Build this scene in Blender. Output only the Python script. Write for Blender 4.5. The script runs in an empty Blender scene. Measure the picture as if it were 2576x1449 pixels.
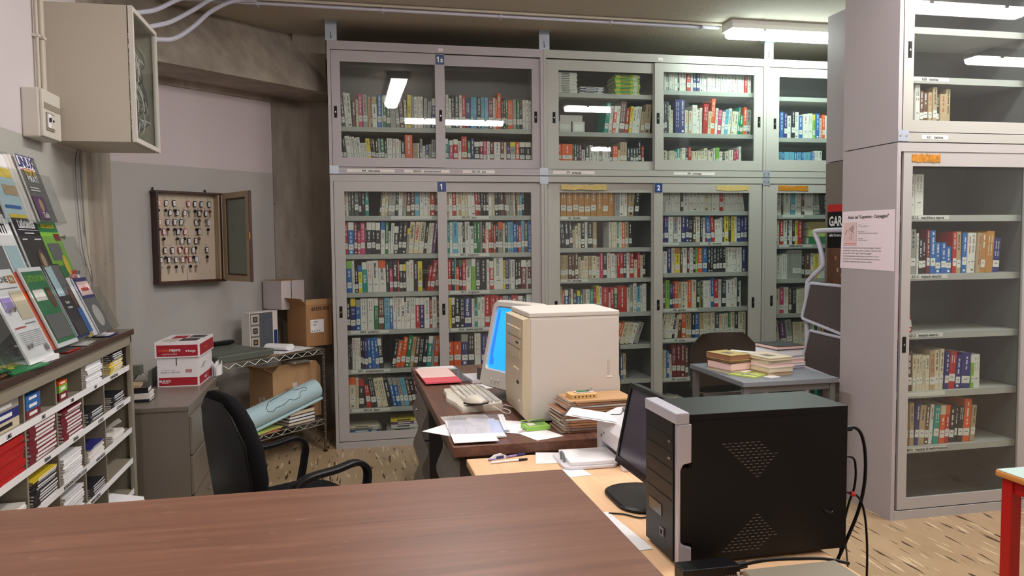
import bpy, bmesh, math, random
from mathutils import Matrix, Vector
random.seed(7)
C = bpy.context.scene.collection
SC = bpy.context.scene
pi = math.pi
# ---------------------------------------------------------------- camera
FPX, YAW, PITCH, ROLL = 1950.0, 0.21, -0.060, -0.0100
CAM = Vector((-1.478, -5.73, 1.504))
fw = Vector((math.sin(YAW)*math.cos(PITCH), math.cos(YAW)*math.cos(PITCH), math.sin(PITCH)))
rt = Vector((math.cos(YAW), -math.sin(YAW), 0)); up = rt.cross(fw)
r2 = rt*math.cos(ROLL)+up*math.sin(ROLL); u2 = -rt*math.sin(ROLL)+up*math.cos(ROLL)
cd = bpy.data.cameras.new('camera'); cam = bpy.data.objects.new('camera', cd); C.objects.link(cam)
cam.matrix_world = Matrix(((r2.x, u2.x, -fw.x, CAM.x), (r2.y, u2.y, -fw.y, CAM.y), (r2.z, u2.z, -fw.z, CAM.z), (0, 0, 0, 1)))
cd.sensor_width = 36; cd.lens = FPX/2576*36; cd.clip_start = 0.02
SC.camera = cam
# ---------------------------------------------------------------- world, exposure
w = bpy.data.worlds.new('world'); SC.world = w; w.use_nodes = True
w.node_tree.nodes['Background'].inputs[0].default_value = (1, .95, .95, 1)
w.node_tree.nodes['Background'].inputs[1].default_value = .15
SC.view_settings.view_transform = 'Standard'; SC.view_settings.look = 'None'
SC.view_settings.gamma = 1; SC.view_settings.use_curve_mapping = False
SC.view_settings.exposure = 0.5
LAMP_W = 34.0      # brightness of the lamp diffusers
COOL = (.84, 1.0, .92); WARM = (1.0, .955, .935)

# ---------------------------------------------------------------- materials
def lin(c):
    o = []
    for v in c:
        v /= 255.0
        o.append(v/12.92 if v <= .04045 else ((v+.055)/1.055)**2.4)
    return (o[0], o[1], o[2], 1)
MATS = {}
def mat(name, col, rough=.5, metal=0, spec=.5, noise=None, bump=None, emit=None, coat=0):
    """plain principled; noise=(scale, amount) mottles the colour, bump=(scale, strength)"""
    m = bpy.data.materials.new(name); m.use_nodes = True; nt = m.node_tree
    b = nt.nodes['Principled BSDF']; c = lin(col)
    b.inputs['Base Color'].default_value = c; b.inputs['Roughness'].default_value = rough
    b.inputs['Metallic'].default_value = metal; b.inputs['Specular IOR Level'].default_value = spec
    b.inputs['Coat Weight'].default_value = coat
    if noise or bump:
        tc = nt.nodes.new('ShaderNodeNewGeometry')
    if noise:
        n = nt.nodes.new('ShaderNodeTexNoise'); n.inputs['Scale'].default_value = noise[0]; n.inputs['Detail'].default_value = 4
        nt.links.new(tc.outputs['Position'], n.inputs['Vector'])
        mx = nt.nodes.new('ShaderNodeMix'); mx.data_type = 'RGBA'; a = noise[1]
        mx.inputs[6].default_value = tuple(max(0, v*(1-a)) for v in c[:3])+(1,)
        mx.inputs[7].default_value = tuple(min(1, v*(1+a)) for v in c[:3])+(1,)
        nt.links.new(n.outputs['Fac'], mx.inputs[0]); nt.links.new(mx.outputs[2], b.inputs['Base Color'])
    if bump:
        n2 = nt.nodes.new('ShaderNodeTexNoise'); n2.inputs['Scale'].default_value = bump[0]; n2.inputs['Detail'].default_value = 3
        nt.links.new(tc.outputs['Position'], n2.inputs['Vector'])
        bp = nt.nodes.new('ShaderNodeBump'); bp.inputs['Strength'].default_value = bump[1]; bp.inputs['Distance'].default_value = .004
        nt.links.new(n2.outputs['Fac'], bp.inputs['Height']); nt.links.new(bp.outputs[0], b.inputs['Normal'])
    if emit:
        b.inputs['Emission Color'].default_value = lin(emit[0]) if max(emit[0]) > 1 else tuple(emit[0])+(1,)
        b.inputs['Emission Strength'].default_value = emit[1]
    MATS[name] = m; return m
def N(nt, t, **k):
    n = nt.nodes.new(t)
    for a, v in k.items(): setattr(n, a, v)
    return n
def ramp(nt, src, stops):
    r = N(nt, 'ShaderNodeValToRGB'); e = r.color_ramp.elements
    while len(e) > len(stops): e.remove(e[-1])
    while len(e) < len(stops): e.new(.5)
    for i, (p, c) in enumerate(stops): e[i].position = p; e[i].color = c
    nt.links.new(src, r.inputs[0]); return r.outputs[0]
def mixc(nt, fac, a, b):
    mx = N(nt, 'ShaderNodeMix'); mx.data_type = 'RGBA'
    for i, v in ((0, fac), (6, a), (7, b)):
        if hasattr(v, 'links') or hasattr(v, 'is_linked'): nt.links.new(v, mx.inputs[i])
        else: mx.inputs[i].default_value = v
    return mx.outputs[2]
def posn(nt, scale=(1, 1, 1), rot=(0, 0, 0)):
    g = N(nt, 'ShaderNodeNewGeometry'); mp = N(nt, 'ShaderNodeMapping')
    mp.inputs['Scale'].default_value = scale; mp.inputs['Rotation'].default_value = rot
    nt.links.new(g.outputs['Position'], mp.inputs['Vector']); return mp.outputs[0]
def noise(nt, vec, scale, detail=2, rough=.5, dist=0):
    n = N(nt, 'ShaderNodeTexNoise'); n.inputs['Scale'].default_value = scale; n.inputs['Detail'].default_value = detail
    n.inputs['Roughness'].default_value = rough; n.inputs['Distortion'].default_value = dist
    nt.links.new(vec, n.inputs['Vector']); return n.outputs['Fac']
W4 = lambda v: (v, v, v, 1)
def bumpn(nt, b, h, s, d=.003):
    bp = N(nt, 'ShaderNodeBump'); bp.inputs['Strength'].default_value = s; bp.inputs['Distance'].default_value = d
    nt.links.new(h, bp.inputs['Height']); nt.links.new(bp.outputs[0], b.inputs['Normal'])
# floor: tan sheet with dark and pale flecks combed along the room
m = mat('floor_lino', (164, 140, 110), .38); nt = m.node_tree; b = nt.nodes['Principled BSDF']
base = mixc(nt, noise(nt, posn(nt, (3, 1.2, 1)), 2.0, 4), lin((150, 126, 97)), lin((186, 160, 126)))
v = posn(nt, (40, 4.6, 1)); dk = ramp(nt, noise(nt, v, 1.0, 1.2, .5, .25), [(.645, W4(0)), (.68, W4(1))])
v2 = posn(nt, (38, 4.4, 1), (0, 0, .03)); mp = N(nt, 'ShaderNodeVectorMath'); mp.operation = 'ADD'; mp.inputs[1].default_value = (31, 17, 3)
nt.links.new(v2, mp.inputs[0]); lt = ramp(nt, noise(nt, mp.outputs[0], 1.0, 1.2, .5, .2), [(.64, W4(0)), (.67, W4(.9))])
c1 = mixc(nt, lt, base, lin((212, 192, 158))); c2 = mixc(nt, dk, c1, lin((74, 52, 36)))
nt.links.new(c2, b.inputs['Base Color'])
# brown laminate
def woodm(name, c0, c1, c2, axis='x', rough=.36, specks=True):
    m = mat(name, c1, rough); nt = m.node_tree; b = nt.nodes['Principled BSDF']
    sc = (1.2, 26, 26) if axis == 'x' else (26, 1.2, 26)
    n1 = noise(nt, posn(nt, sc), 1.6, 6, .6, .8); n2 = noise(nt, posn(nt, tuple(s*3 for s in sc)), 2.0, 3)
    ca = ramp(nt, n1, [(.25, lin(c0)), (.5, lin(c1)), (.75, lin(c2))])
    cb = mixc(nt, ramp(nt, n2, [(.3, W4(.0)), (.8, W4(.4))]), ca, lin(c0))
    if specks:
        s = ramp(nt, noise(nt, posn(nt, (4, 9, 4)), 7, 3, .6), [(.66, W4(0)), (.80, W4(.45))])
        cb = mixc(nt, s, cb, lin((184, 146, 118)))
    nt.links.new(cb, b.inputs['Base Color'])
    rr = N(nt, 'ShaderNodeMapRange'); rr.inputs[3].default_value = rough-.06; rr.inputs[4].default_value = rough+.12
    nt.links.new(noise(nt, posn(nt), 3, 3), rr.inputs[0]); nt.links.new(rr.outputs[0], b.inputs['Roughness'])
    return m
woodm('counter_wood', (98, 64, 49), (116, 78, 60), (132, 93, 73))
woodm('desk_wood', (86, 56, 46), (112, 76, 62), (132, 92, 76), 'y', .33, False)
woodm('light_wood', (226, 182, 138), (236, 194, 152), (242, 204, 164), 'y', .4, False)
woodm('bookcase_top', (52, 38, 32), (68, 50, 42), (84, 62, 52), 'y', .16, False)
woodm('frame_wood', (52, 28, 20), (70, 40, 28), (84, 50, 36), 'x', .4, False)
# board-marked concrete
m = mat('concrete', (138, 126, 113), .8); nt = m.node_tree; b = nt.nodes['Principled BSDF']
n1 = noise(nt, posn(nt, (1, 1, .45)), 2.4, 8, .62); n2 = noise(nt, posn(nt, (9, 9, 1.4)), 1.5, 3)
ca = ramp(nt, n1, [(.28, lin((126, 116, 106))), (.5, lin((168, 157, 144))), (.72, lin((194, 183, 170)))])
cb = mixc(nt, ramp(nt, n2, [(.35, W4(0)), (.8, W4(.5))]), ca, lin((122, 111, 101)))
pk = ramp(nt, noise(nt, posn(nt), 26, 2), [(.72, W4(0)), (.78, W4(.7))])
nt.links.new(mixc(nt, pk, cb, lin((70, 62, 56))), b.inputs['Base Color']); bumpn(nt, b, n1, .5, .01)
# two-tone wall paint, boundary at height z
def wallm(name, z, lo, hi):
    m = mat(name, lo, .6); nt = m.node_tree; b = nt.nodes['Principled BSDF']
    g = N(nt, 'ShaderNodeNewGeometry'); s = N(nt, 'ShaderNodeSeparateXYZ'); nt.links.new(g.outputs['Position'], s.inputs[0])
    gt = N(nt, 'ShaderNodeMath', operation='GREATER_THAN'); gt.inputs[1].default_value = z
    nt.links.new(s.outputs[2], gt.inputs[0])
    mott = noise(nt, posn(nt), 1.3, 4)
    a = mixc(nt, mott, lin(tuple(v-5 for v in lo)), lin(tuple(v+5 for v in lo)))
    h = mixc(nt, mott, lin(tuple(v-5 for v in hi)), lin(tuple(v+4 for v in hi)))
    nt.links.new(mixc(nt, gt.outputs[0], a, h), b.inputs['Base Color'])
    bumpn(nt, b, noise(nt, posn(nt), 60, 3), .15)
wallm('paint_left', 1.975, (182, 181, 174), (212, 204, 206)); wallm('paint_angled', 2.046, (180, 176, 172), (208, 196, 198))
mat('paint_plain', (190, 184, 180), .7)
m = mat('ceiling_plaster', (176, 166, 150), .85); nt = m.node_tree; b = nt.nodes['Principled BSDF']
n1 = noise(nt, posn(nt), 90, 3); n0 = noise(nt, posn(nt), 1.2, 3)
nt.links.new(mixc(nt, n0, lin((172, 163, 149)), lin((192, 183, 169))), b.inputs['Base Color']); bumpn(nt, b, n1, .8, .006)
mat('cab_grey', (172, 168, 166), .42, noise=(2, .05)); mat('cab_beige', (170, 169, 162), .42, noise=(2, .05))
mat('cab_mauve', (172, 165, 168), .5, noise=(1.5, .05)); mat('cab_brown', (122, 112, 106), .5)
mat('cab_inner', (104, 104, 104), .6); mat('shelf_grey', (176, 174, 170), .45)
mat('galv', (176, 184, 196), .4, .5); mat('steel', (190, 186, 178), .3, .9); mat('dark_steel', (110, 104, 100), .35, .8)
mat('black_plastic', (13, 13, 15), .45, spec=.3); mat('black_gloss', (16, 16, 20), .15); mat('black_fabric', (15, 15, 17), .9, spec=.2, bump=(400, .5))
mat('dark_hole', (8, 8, 8), .8); mat('sign_blue', (34, 62, 120), .4); mat('white_ink', (240, 240, 240), .5); mat('ink', (30, 28, 30), .6)
mat('grey_ink', (120, 118, 120), .6); mat('paper', (238, 236, 238), .65); mat('paper_off', (226, 220, 214), .65); mat('label_paper', (222, 218, 214), .6)
mat('beige_pc', (212, 204, 196), .5); mat('beige_front', (206, 190, 162), .5); mat('crt_shell', (196, 190, 182), .45)
mat('off_white', (214, 208, 198), .45); mat('kb_white', (228, 220, 204), .45); mat('printer_white', (222, 220, 226), .35)
mat('grey_drawer', (126, 121, 114), .4); mat('drawer_dark', (62, 56, 54), .5); mat('taupe_metal', (118, 109, 99), .33)
mat('mag_case', (146, 138, 122), .45); mat('elec_beige', (190, 181, 165), .45); mat('elec_white', (208, 203, 193), .45)
mat('cardboard', (168, 124, 82), .75, noise=(5, .12)); mat('cardboard_pale', (186, 146, 104), .75, noise=(5, .1)); mat('white_card', (206, 196, 196), .6)
mat('carton_white', (236, 230, 234), .55); mat('carton_red', (168, 30, 48), .5); mat('ink_orange', (226, 90, 50), .5)
mat('glue', (180, 120, 36), .35, noise=(60, .9)); mat('glue_pale', (196, 172, 108), .6, noise=(30, .25))
mat('tube_white', (200, 200, 216), .3); mat('rubber_dark', (84, 76, 76), .7, noise=(30, .15)); mat('brown_plastic', (66, 54, 46), .55)
mat('grey_table', (122, 126, 134), .45, noise=(90, .12)); mat('table_mint', (186, 210, 206), .4); mat('red_paint', (190, 30, 28), .35)
mat('pc_black', (11, 11, 13), .4, spec=.35); mat('edge_orange', (206, 136, 66), .5); mat('light_blue_sheet', (180, 206, 214), .6); mat('silver', (196, 194, 206), .3, .25)
mat('scan_green', (92, 96, 88), .4); mat('red_cap', (220, 50, 50), .4); mat('lime_pl', (150, 200, 90), .4); mat('book_green', (190, 206, 110), .5)
mat('pink', (244, 208, 202), .6); mat('pink_red', (226, 96, 108), .6); mat('amber_wood', (214, 176, 116), .55)
mat('cd_brown', (160, 112, 84), .5); mat('screen_dark', (70, 66, 78), .12); mat('screen_blue', (30, 140, 220), .2, emit=((34, 150, 230), .85))
mat('screen_blue2', (24, 100, 200), .2, emit=((40, 110, 215), .8)); mat('lilac', (150, 130, 190), .5)
mat('notice_pink', (236, 222, 230), .6); mat('sketch_pink', (226, 196, 196), .6); mat('cab_inner_light', (142, 136, 138), .6); mat('slate', (86, 96, 108), .45); mat('key_cream', (206, 190, 170), .7); mat('cream_wood', (178, 160, 130), .55); mat('brass', (180, 150, 90), .4, .6)
mat('lamp_body', (214, 212, 206), .4)
def glassm(name, tint, ior=1.5, haze=0.0, hz=(200, 200, 200)):
    m = bpy.data.materials.new(name); m.use_nodes = True; nt = m.node_tree; nt.nodes.clear()
    o = N(nt, 'ShaderNodeOutputMaterial'); t = N(nt, 'ShaderNodeBsdfTransparent'); g = N(nt, 'ShaderNodeBsdfGlossy'); f = N(nt, 'ShaderNodeFresnel')
    t.inputs[0].default_value = lin(tint); g.inputs['Roughness'].default_value = .01; f.inputs[0].default_value = ior
    ge = N(nt, 'ShaderNodeNewGeometry'); mu = N(nt, 'ShaderNodeMath', operation='MULTIPLY'); su = N(nt, 'ShaderNodeMath', operation='SUBTRACT')
    su.inputs[0].default_value = 1; nt.links.new(ge.outputs['Backfacing'], su.inputs[1]); nt.links.new(f.outputs[0], mu.inputs[0]); nt.links.new(su.outputs[0], mu.inputs[1])
    mx = N(nt, 'ShaderNodeMixShader'); nt.links.new(mu.outputs[0], mx.inputs[0]); nt.links.new(t.outputs[0], mx.inputs[1]); nt.links.new(g.outputs[0], mx.inputs[2])
    out = mx.outputs[0]
    if haze:
        d = N(nt, 'ShaderNodeBsdfDiffuse'); d.inputs[0].default_value = lin(hz); m2 = N(nt, 'ShaderNodeMixShader'); m2.inputs[0].default_value = haze
        nt.links.new(out, m2.inputs[1]); nt.links.new(d.outputs[0], m2.inputs[2]); out = m2.outputs[0]
    nt.links.new(out, o.inputs[0]); MATS[name] = m
glassm('glass', (246, 250, 248), 1.75, .02); glassm('acrylic', (244, 246, 246), 1.42, .02); glassm('frosted', (200, 205, 195), 1.5, .55, (150, 158, 148)); glassm('sleeve', (250, 250, 252), 1.4, .06, (235, 235, 245))
def lampm(name, col):
    m = bpy.data.materials.new(name); m.use_nodes = True; b = m.node_tree.nodes['Principled BSDF']
    b.inputs['Emission Color'].default_value = col+(1,); b.inputs['Emission Strength'].default_value = LAMP_W; MATS[name] = m
lampm('lamp_cool', COOL); lampm('lamp_warm', WARM)
# book cloths, one letter each
BC = dict(w=(226, 220, 214), c=(218, 204, 178), e=(184, 158, 124), n=(104, 68, 50), k=(38, 36, 42), d=(78, 80, 84), g=(158, 155, 150),
          r=(188, 38, 38), m=(122, 34, 48), p=(206, 62, 112), o=(226, 92, 36), y=(228, 200, 56), l=(128, 186, 60), v=(42, 122, 74), t=(30, 148, 136),
          s=(104, 172, 200), b=(44, 104, 176), i=(46, 48, 118), u=(104, 60, 108), a=(186, 128, 60))
BN = dict(w='white', c='cream', e='tan', n='brown', k='black', d='dark grey', g='grey', r='red', m='maroon', p='pink', o='orange', y='yellow',
          l='lime green', v='green', t='teal', s='light blue', b='blue', i='navy', u='purple', a='amber')
for k_, c_ in BC.items(): mat('cover_'+k_, c_, .4)

# ---------------------------------------------------------------- mesh builder
_tc = {}
def text_geo(s, size, bold=0):
    if (s, size) in _tc: return _tc[(s, size)]
    cu = bpy.data.curves.new('t', 'FONT'); cu.body = s; cu.size = size; cu.resolution_u = 2; cu.offset = size*(.028 if size > .0125 else 0)
    o = bpy.data.objects.new('t', cu); C.objects.link(o)
    dg = bpy.context.evaluated_depsgraph_get(); me = bpy.data.meshes.new_from_object(o.evaluated_get(dg))
    vs = [v.co.copy() for v in me.vertices]; fs = [tuple(p.vertices) for p in me.polygons]
    bpy.data.objects.remove(o); bpy.data.curves.remove(cu); bpy.data.meshes.remove(me)
    _tc[(s, size)] = (vs, fs); return vs, fs
class MB:
    def __init__(s, T=None): s.v = []; s.f = []; s.m = []; s.sm = []; s.mats = []; s.T = T
    def mi(s, m):
        if m not in s.mats: s.mats.append(m)
        return s.mats.index(m)
    def add(s, vs, fs, m, smooth=False, M=None):
        o = len(s.v); T = s.T
        for p in vs:
            p = Vector(p)
            if M is not None: p = M @ p
            if T is not None: p = T @ p
            s.v.append(p)
        k = s.mi(m)
        for f in fs: s.f.append(tuple(i+o for i in f)); s.m.append(k); s.sm.append(smooth)
        return s
    def box(s, x0, y0, z0, x1, y1, z1, m, M=None):
        if x0 > x1: x0, x1 = x1, x0
        if y0 > y1: y0, y1 = y1, y0
        if z0 > z1: z0, z1 = z1, z0
        vs = [(x, y, z) for z in (z0, z1) for y in (y0, y1) for x in (x0, x1)]
        return s.add(vs, [(0, 2, 3, 1), (4, 5, 7, 6), (0, 1, 5, 4), (2, 6, 7, 3), (0, 4, 6, 2), (1, 3, 7, 5)], m, M=M)
    def prism(s, poly, ax, a, b_, m, smooth=False, M=None):
        """poly in the two other axes (cyclic order kept), extruded along ax"""
        def P(p, t):
            return {'x': (t, p[0], p[1]), 'y': (p[0], t, p[1]), 'z': (p[0], p[1], t)}[ax]
        n = len(poly); vs = [P(p, a) for p in poly]+[P(p, b_) for p in poly]
        s.add(vs, [(i, (i+1) % n, (i+1) % n+n, i+n) for i in range(n)], m, smooth, M)
        return s.add(vs, [tuple(range(n))[::-1], tuple(range(n, 2*n))], m, False, M)
    def tube(s, pts, r, m, n=8, cap=True, M=None, rr=None):
        pts = [Vector(p) for p in pts]; rings = []; L = len(pts)
        t0 = (pts[1]-pts[0]).normalized(); u = t0.orthogonal().normalized()
        for i, p in enumerate(pts):
            t = (pts[min(i+1, L-1)]-pts[max(i-1, 0)]).normalized()
            u = (u-t*u.dot(t)).normalized(); w_ = t.cross(u); ri = rr[i] if rr else r
            rings.append([p+(u*math.cos(2*pi*k/n)+w_*math.sin(2*pi*k/n))*ri for k in range(n)])
        vs = [q for R_ in rings for q in R_]
        fs = [(i*n+k, i*n+(k+1) % n, (i+1)*n+(k+1) % n, (i+1)*n+k) for i in range(L-1) for k in range(n)]
        s.add(vs, fs, m, n > 5, M)
        if cap: s.add(vs, [tuple(range(n))[::-1], tuple(range((L-1)*n, L*n))], m, False, M)
        return s
    def loft(s, rings, m, cap=True, smooth=True, M=None, closed=True):
        n = len(rings[0]); L = len(rings); vs = [q for R_ in rings for q in R_]; K = n if closed else n-1
        s.add(vs, [(i*n+k, i*n+(k+1) % n, (i+1)*n+(k+1) % n, (i+1)*n+k) for i in range(L-1) for k in range(K)], m, smooth, M)
        if cap: s.add(vs, [tuple(range(n))[::-1], tuple(range((L-1)*n, L*n))], m, False, M)
        return s
    def text(s, t, size, M, m, align='c', sx=1.0, lift=.0004):
        vs, fs = text_geo(t, size)
        if not vs: return s
        x0 = min(v.x for v in vs); x1 = max(v.x for v in vs)
        off = {'c': -(x0+x1)/2, 'l': -x0, 'r': -x1}[align]
        return s.add([((v.x+off)*sx, v.y, lift) for v in vs], fs, m, M=M)
    def build(s, name, parent=None, bevel=0, base=None):
        me = bpy.data.meshes.new(name); root = parent
        while root is not None and root.parent is not None: root = root.parent
        if root is not None: off = root.location.copy()
        elif base is not None: off = Vector(base)
        else:
            xs = [p.x for p in s.v]; ys = [p.y for p in s.v]; zs = [p.z for p in s.v]
            off = Vector(((min(xs)+max(xs))/2, (min(ys)+max(ys))/2, min(zs)))
        me.from_pydata([p-off for p in s.v], [], s.f)
        for m_ in s.mats: me.materials.append(MATS[m_])
        me.polygons.foreach_set('material_index', s.m); me.polygons.foreach_set('use_smooth', s.sm)
        if bevel:
            bm = bmesh.new(); bm.from_mesh(me); bmesh.ops.remove_doubles(bm, verts=bm.verts, dist=1e-5)
            ed = [e for e in bm.edges if len(e.link_faces) == 2 and e.calc_face_angle(0) > .6]
            bmesh.ops.bevel(bm, geom=ed, offset=bevel, segments=2, profile=.5, affect='EDGES', clamp_overlap=True)
            bm.to_mesh(me); bm.free()
        me.set_sharp_from_angle(angle=.7) if any(s.sm) and not bevel else None
        o = bpy.data.objects.new(name, me); C.objects.link(o)
        if parent is not None: o.parent = parent
        else: o.location = off
        return o
def tag(o, label, cat, group=None):
    o['label'] = label; o['category'] = cat
    if group: o['group'] = group
    return o
def struct(o): o['kind'] = 'structure'; return o
def thing(name, label, cat, loc, group=None):
    o = bpy.data.objects.new(name, None); C.objects.link(o); o.location = loc; o.empty_display_size = .05
    return tag(o, label, cat, group)
def onemesh(mb, name, label, cat, group=None, bevel=0): return tag(mb.build(name, bevel=bevel), label, cat, group)
def RZ(x, y, z, a): return Matrix.Translation((x, y, z)) @ Matrix.Rotation(a, 4, 'Z')
# text planes: facing -Y (front), +X (right), up
def TF(x, y, z, a=0): return Matrix.Translation((x, y, z)) @ Matrix.Rotation(a, 4, 'Z') @ Matrix.Rotation(pi/2, 4, 'X')
ORD = 'first second third fourth fifth sixth seventh eighth ninth tenth eleventh twelfth thirteenth fourteenth fifteenth sixteenth seventeenth eighteenth nineteenth twentieth'.split()
def ordw(i):
    if i < 20: return ORD[i]
    t, u_ = divmod(i+1, 10); T_ = {2: 'twenty', 3: 'thirty', 4: 'forty'}[t]
    return {2: 'twentieth', 3: 'thirtieth', 4: 'fortieth'}[t] if u_ == 0 else T_+'-'+ORD[u_-1]
# ================================================================ SETTING
XL, YB, YF, XR, ZC = -2.80, .70, -8.0, 5.2, 3.08
struct(MB().box(XL-.8, YF-.1, -.05, XR+.1, 1.6, 0, 'floor_lino').build('floor'))
struct(MB().box(XL-.8, YF-.1, ZC, XR+.1, 1.6, ZC+.1, 'ceiling_plaster').build('ceiling'))
struct(MB().box(XL-.12, YF, 0, XL, -.9, ZC, 'paint_left').build('wall_left'))
struct(MB().box(XR, YF, 0, XR+.1, 1.4, ZC, 'paint_plain').build('wall_right'))
struct(MB().box(XL-.1, YF-.1, 0, XR+.1, YF, ZC, 'paint_plain').build('wall_front'))
struct(MB().box(-1.84, YB, 0, XR+.1, YB+.15, ZC, 'concrete').build('wall_back'))
A0 = Vector((-2.949, -.298, 0)); WD = Vector((.748, .664, 0)).normalized(); WN = Vector((WD.y, -WD.x, 0))   # angled wall: origin, along, into the room
WA = math.atan2(WD.y, WD.x)
TW = Matrix.Translation(A0) @ Matrix.Rotation(WA, 4, 'Z')       # local x along the wall, local -y into the room
struct(MB(TW).box(-.25, 0, 0, 1.243, .12, ZC, 'paint_angled').build('wall_angled'))
struct(MB(TW).box(1.243, -.012, 0, 1.50, .14, ZC, 'concrete').build('trim_1'))                       # flush concrete column
struct(MB().box(XL-.3, -1.325, 0, XL+.006, -.85, ZC, 'concrete').build('trim_2'))                    # column beside the left wall
# downstand beam over the angled wall, face leaning back a little
bm_ = MB(TW); bm_.prism([(-.445, 2.628), (.1, 2.628), (.1, ZC), (-.18, ZC), (-.25, 2.95)], 'x', -.45, 1.62, 'concrete')
bm_.box(-.4, -.03, 2.585, 1.24, 0, 2.63, 'concrete')
struct(bm_.build('trim_3'))
struct(MB().box(-1.84, .40, 2.62, -1.60, YB+.05, ZC, 'concrete').build('trim_4'))
# pale strip running down the edge of the left column
struct(MB().box(XL, -1.36, .9, XL+.012, -1.30, 2.05, 'elec_beige').build('trim_5'))

# ================================================================ LAMPS
def lamp(x, y, ax, L, diff, label, lab_extra=None, wid=.16):
    t = thing('fluorescent_light', label, 'ceiling light', (x, y, ZC-.115), 'fluorescent ceiling lights')
    h = L/2
    M = Matrix.Translation((x, y, ZC)) @ Matrix.Rotation(0 if ax == 'x' else pi/2, 4, 'Z')
    b = MB(M); b.prism([(-wid*.42, 0), (-wid*.5, -.03), (-wid*.5, -.06), (wid*.5, -.06), (wid*.5, -.03), (wid*.42, 0)], 'x', -h, h, 'lamp_body')
    for sx in (-1, 1):
        for k in (-1, 1): b.box(sx*h*.6-.012, k*wid*.5-.006, -.075, sx*h*.6+.012, k*wid*.5+.006, -.04, 'lamp_body')
    b.build('housing', t)
    d = MB(M); d.prism([(-wid*.47, -.0605), (-wid*.40, -.095), (-wid*.22, -.113), (wid*.22, -.113), (wid*.40, -.095), (wid*.47, -.0605)], 'x', -h+.02, h-.02, diff)
    d.build('diffuser', t)
    return t
lamp(1.90, -.45, 'x', 1.27, 'lamp_cool', 'long fluorescent ceiling light above the back bookcases, next to the conduit')
lamp(-.96, -2.25, 'y', 1.35, 'lamp_warm', 'fluorescent ceiling light mirrored slanting in the glass of the first bookcase')
lamp(-.12, -3.95, 'x', 1.27, 'lamp_warm', 'fluorescent ceiling light mirrored as a level white bar in the first bookcase')
lamp(1.60, -2.75, 'x', 1.27, 'lamp_warm', 'fluorescent ceiling light mirrored short and level in the second upper bookcase')
lamp(2.52, -3.12, 'x', .95, 'lamp_warm', 'fluorescent ceiling light mirrored at the top of the right-hand bookcase')
lamp(-2.25, -5.0, 'y', 1.27, 'lamp_warm', 'fluorescent ceiling light over the left end of the brown counter')  # unseen fill lamp, added to brighten the room without mirroring in the glass
lamp(4.35, -4.35, 'x', 1.27, 'lamp_warm', 'fluorescent ceiling light right of the red-legged table')
lamp(3.1, -6.4, 'x', 1.27, 'lamp_warm', 'added fluorescent fill light, unseen, farthest behind the visitor, right side')  # added as extra fill behind the camera, not a known fitting

# ================================================================ CONDUITS
def cyl_on(mb, p0, p1, r, m): return mb.tube([p0, p1], r, m, 10)
c = MB(); c.tube([(-2.5, -.40, ZC-.02), (-1.2, -.39, ZC-.022), (1.24, -.37, ZC-.022)], .014, 'tube_white', 10)
for x in (-2.0, -1.2, -.4, .4, 1.1): c.box(x-.008, -.41, ZC-.04, x+.008, -.355, ZC-.0, 'tube_white')
onemesh(c, 'ceiling_conduit', 'white plastic conduit running along the ceiling to the back light', 'conduit', 'ceiling conduits')
c = MB(); c.tube([(-2.5, -.46, ZC-.014), (1.24, -.42, ZC-.014)], .009, 'elec_beige', 8)
onemesh(c, 'ceiling_conduit', 'thinner beige conduit on the ceiling beside the white one', 'conduit', 'ceiling conduits')
def arc(pts, n=14):
    P_ = [Vector(p) for p in pts]; out = []
    P_ = [P_[0]*2-P_[1]]+P_+[P_[-1]*2-P_[-2]]
    for i in range(1, len(P_)-2):
        a, b2, c_, d = P_[i-1:i+3]
        for k in range(n):
            t = k/n; out.append(.5*((2*b2)+(c_-a)*t+(2*a-5*b2+4*c_-d)*t*t+(3*b2-a-3*c_+d)*t**3))
    out.append(P_[-2]); return out
CB = [[(-2.52, -1.285, 2.53), (-2.47, -1.2, 2.60), (-2.40, -1.0, 2.66), (-2.33, -.78, 2.79), (-2.26, -.6, 2.93), (-2.14, -.44, 3.05), (-2.0, -.44, 3.062)],
      [(-2.56, -1.285, 2.57), (-2.50, -1.2, 2.66), (-2.42, -1.0, 2.75), (-2.34, -.75, 2.89), (-2.24, -.55, 3.03), (-2.1, -.50, 3.062)],
      [(-2.62, -1.4, 2.62), (-2.58, -1.3, 2.70), (-2.48, -1.08, 2.79), (-2.40, -.85, 2.92), (-2.3, -.62, 3.04), (-2.15, -.56, 3.062)]]
for k, lab in enumerate(('lowest', 'middle', 'uppermost')):
    c = MB(); c.tube(arc(CB[k], 8), .013, 'tube_white', 8)
    onemesh(c, 'conduit_bend', 'grey flexible conduit bending from metal box to ceiling, %s of three' % lab, 'conduit', 'conduits leaving the big metal box')
for dy, r, lab in ((-1.915, .008, 'thinner'), (-1.865, .014, 'thicker')):
    c = MB(); c.tube([(XL+.016, dy, 2.17), (XL+.016, dy, ZC)], r, 'elec_beige', 10)
    for z in (2.42, 2.8): c.box(XL, dy-r-.006, z, XL+.016+r+.003, dy+r+.006, z+.012, 'elec_white')
    onemesh(c, 'wall_conduit', 'vertical beige conduit above the small breaker box, the %s one' % lab, 'conduit', 'vertical conduits on the left wall')
for k, (y, x1, lab) in enumerate(((-1.42, -1.33, 'left'), (-1.35, -1.30, 'right'))):
    c = MB(); c.tube(arc([(XL+.012, -1.37, 2.03), (XL+.012, y-.05, 1.9), (XL+.012, y, 1.5), (XL+.012, x1+.02, 1.32), (XL+.012, -1.40, 1.15)]), .0028, 'grey_ink', 6)
    onemesh(c, 'loose_wire', 'thin grey wire hanging on the wall beside the concrete column, %s one' % lab, 'wire')

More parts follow.
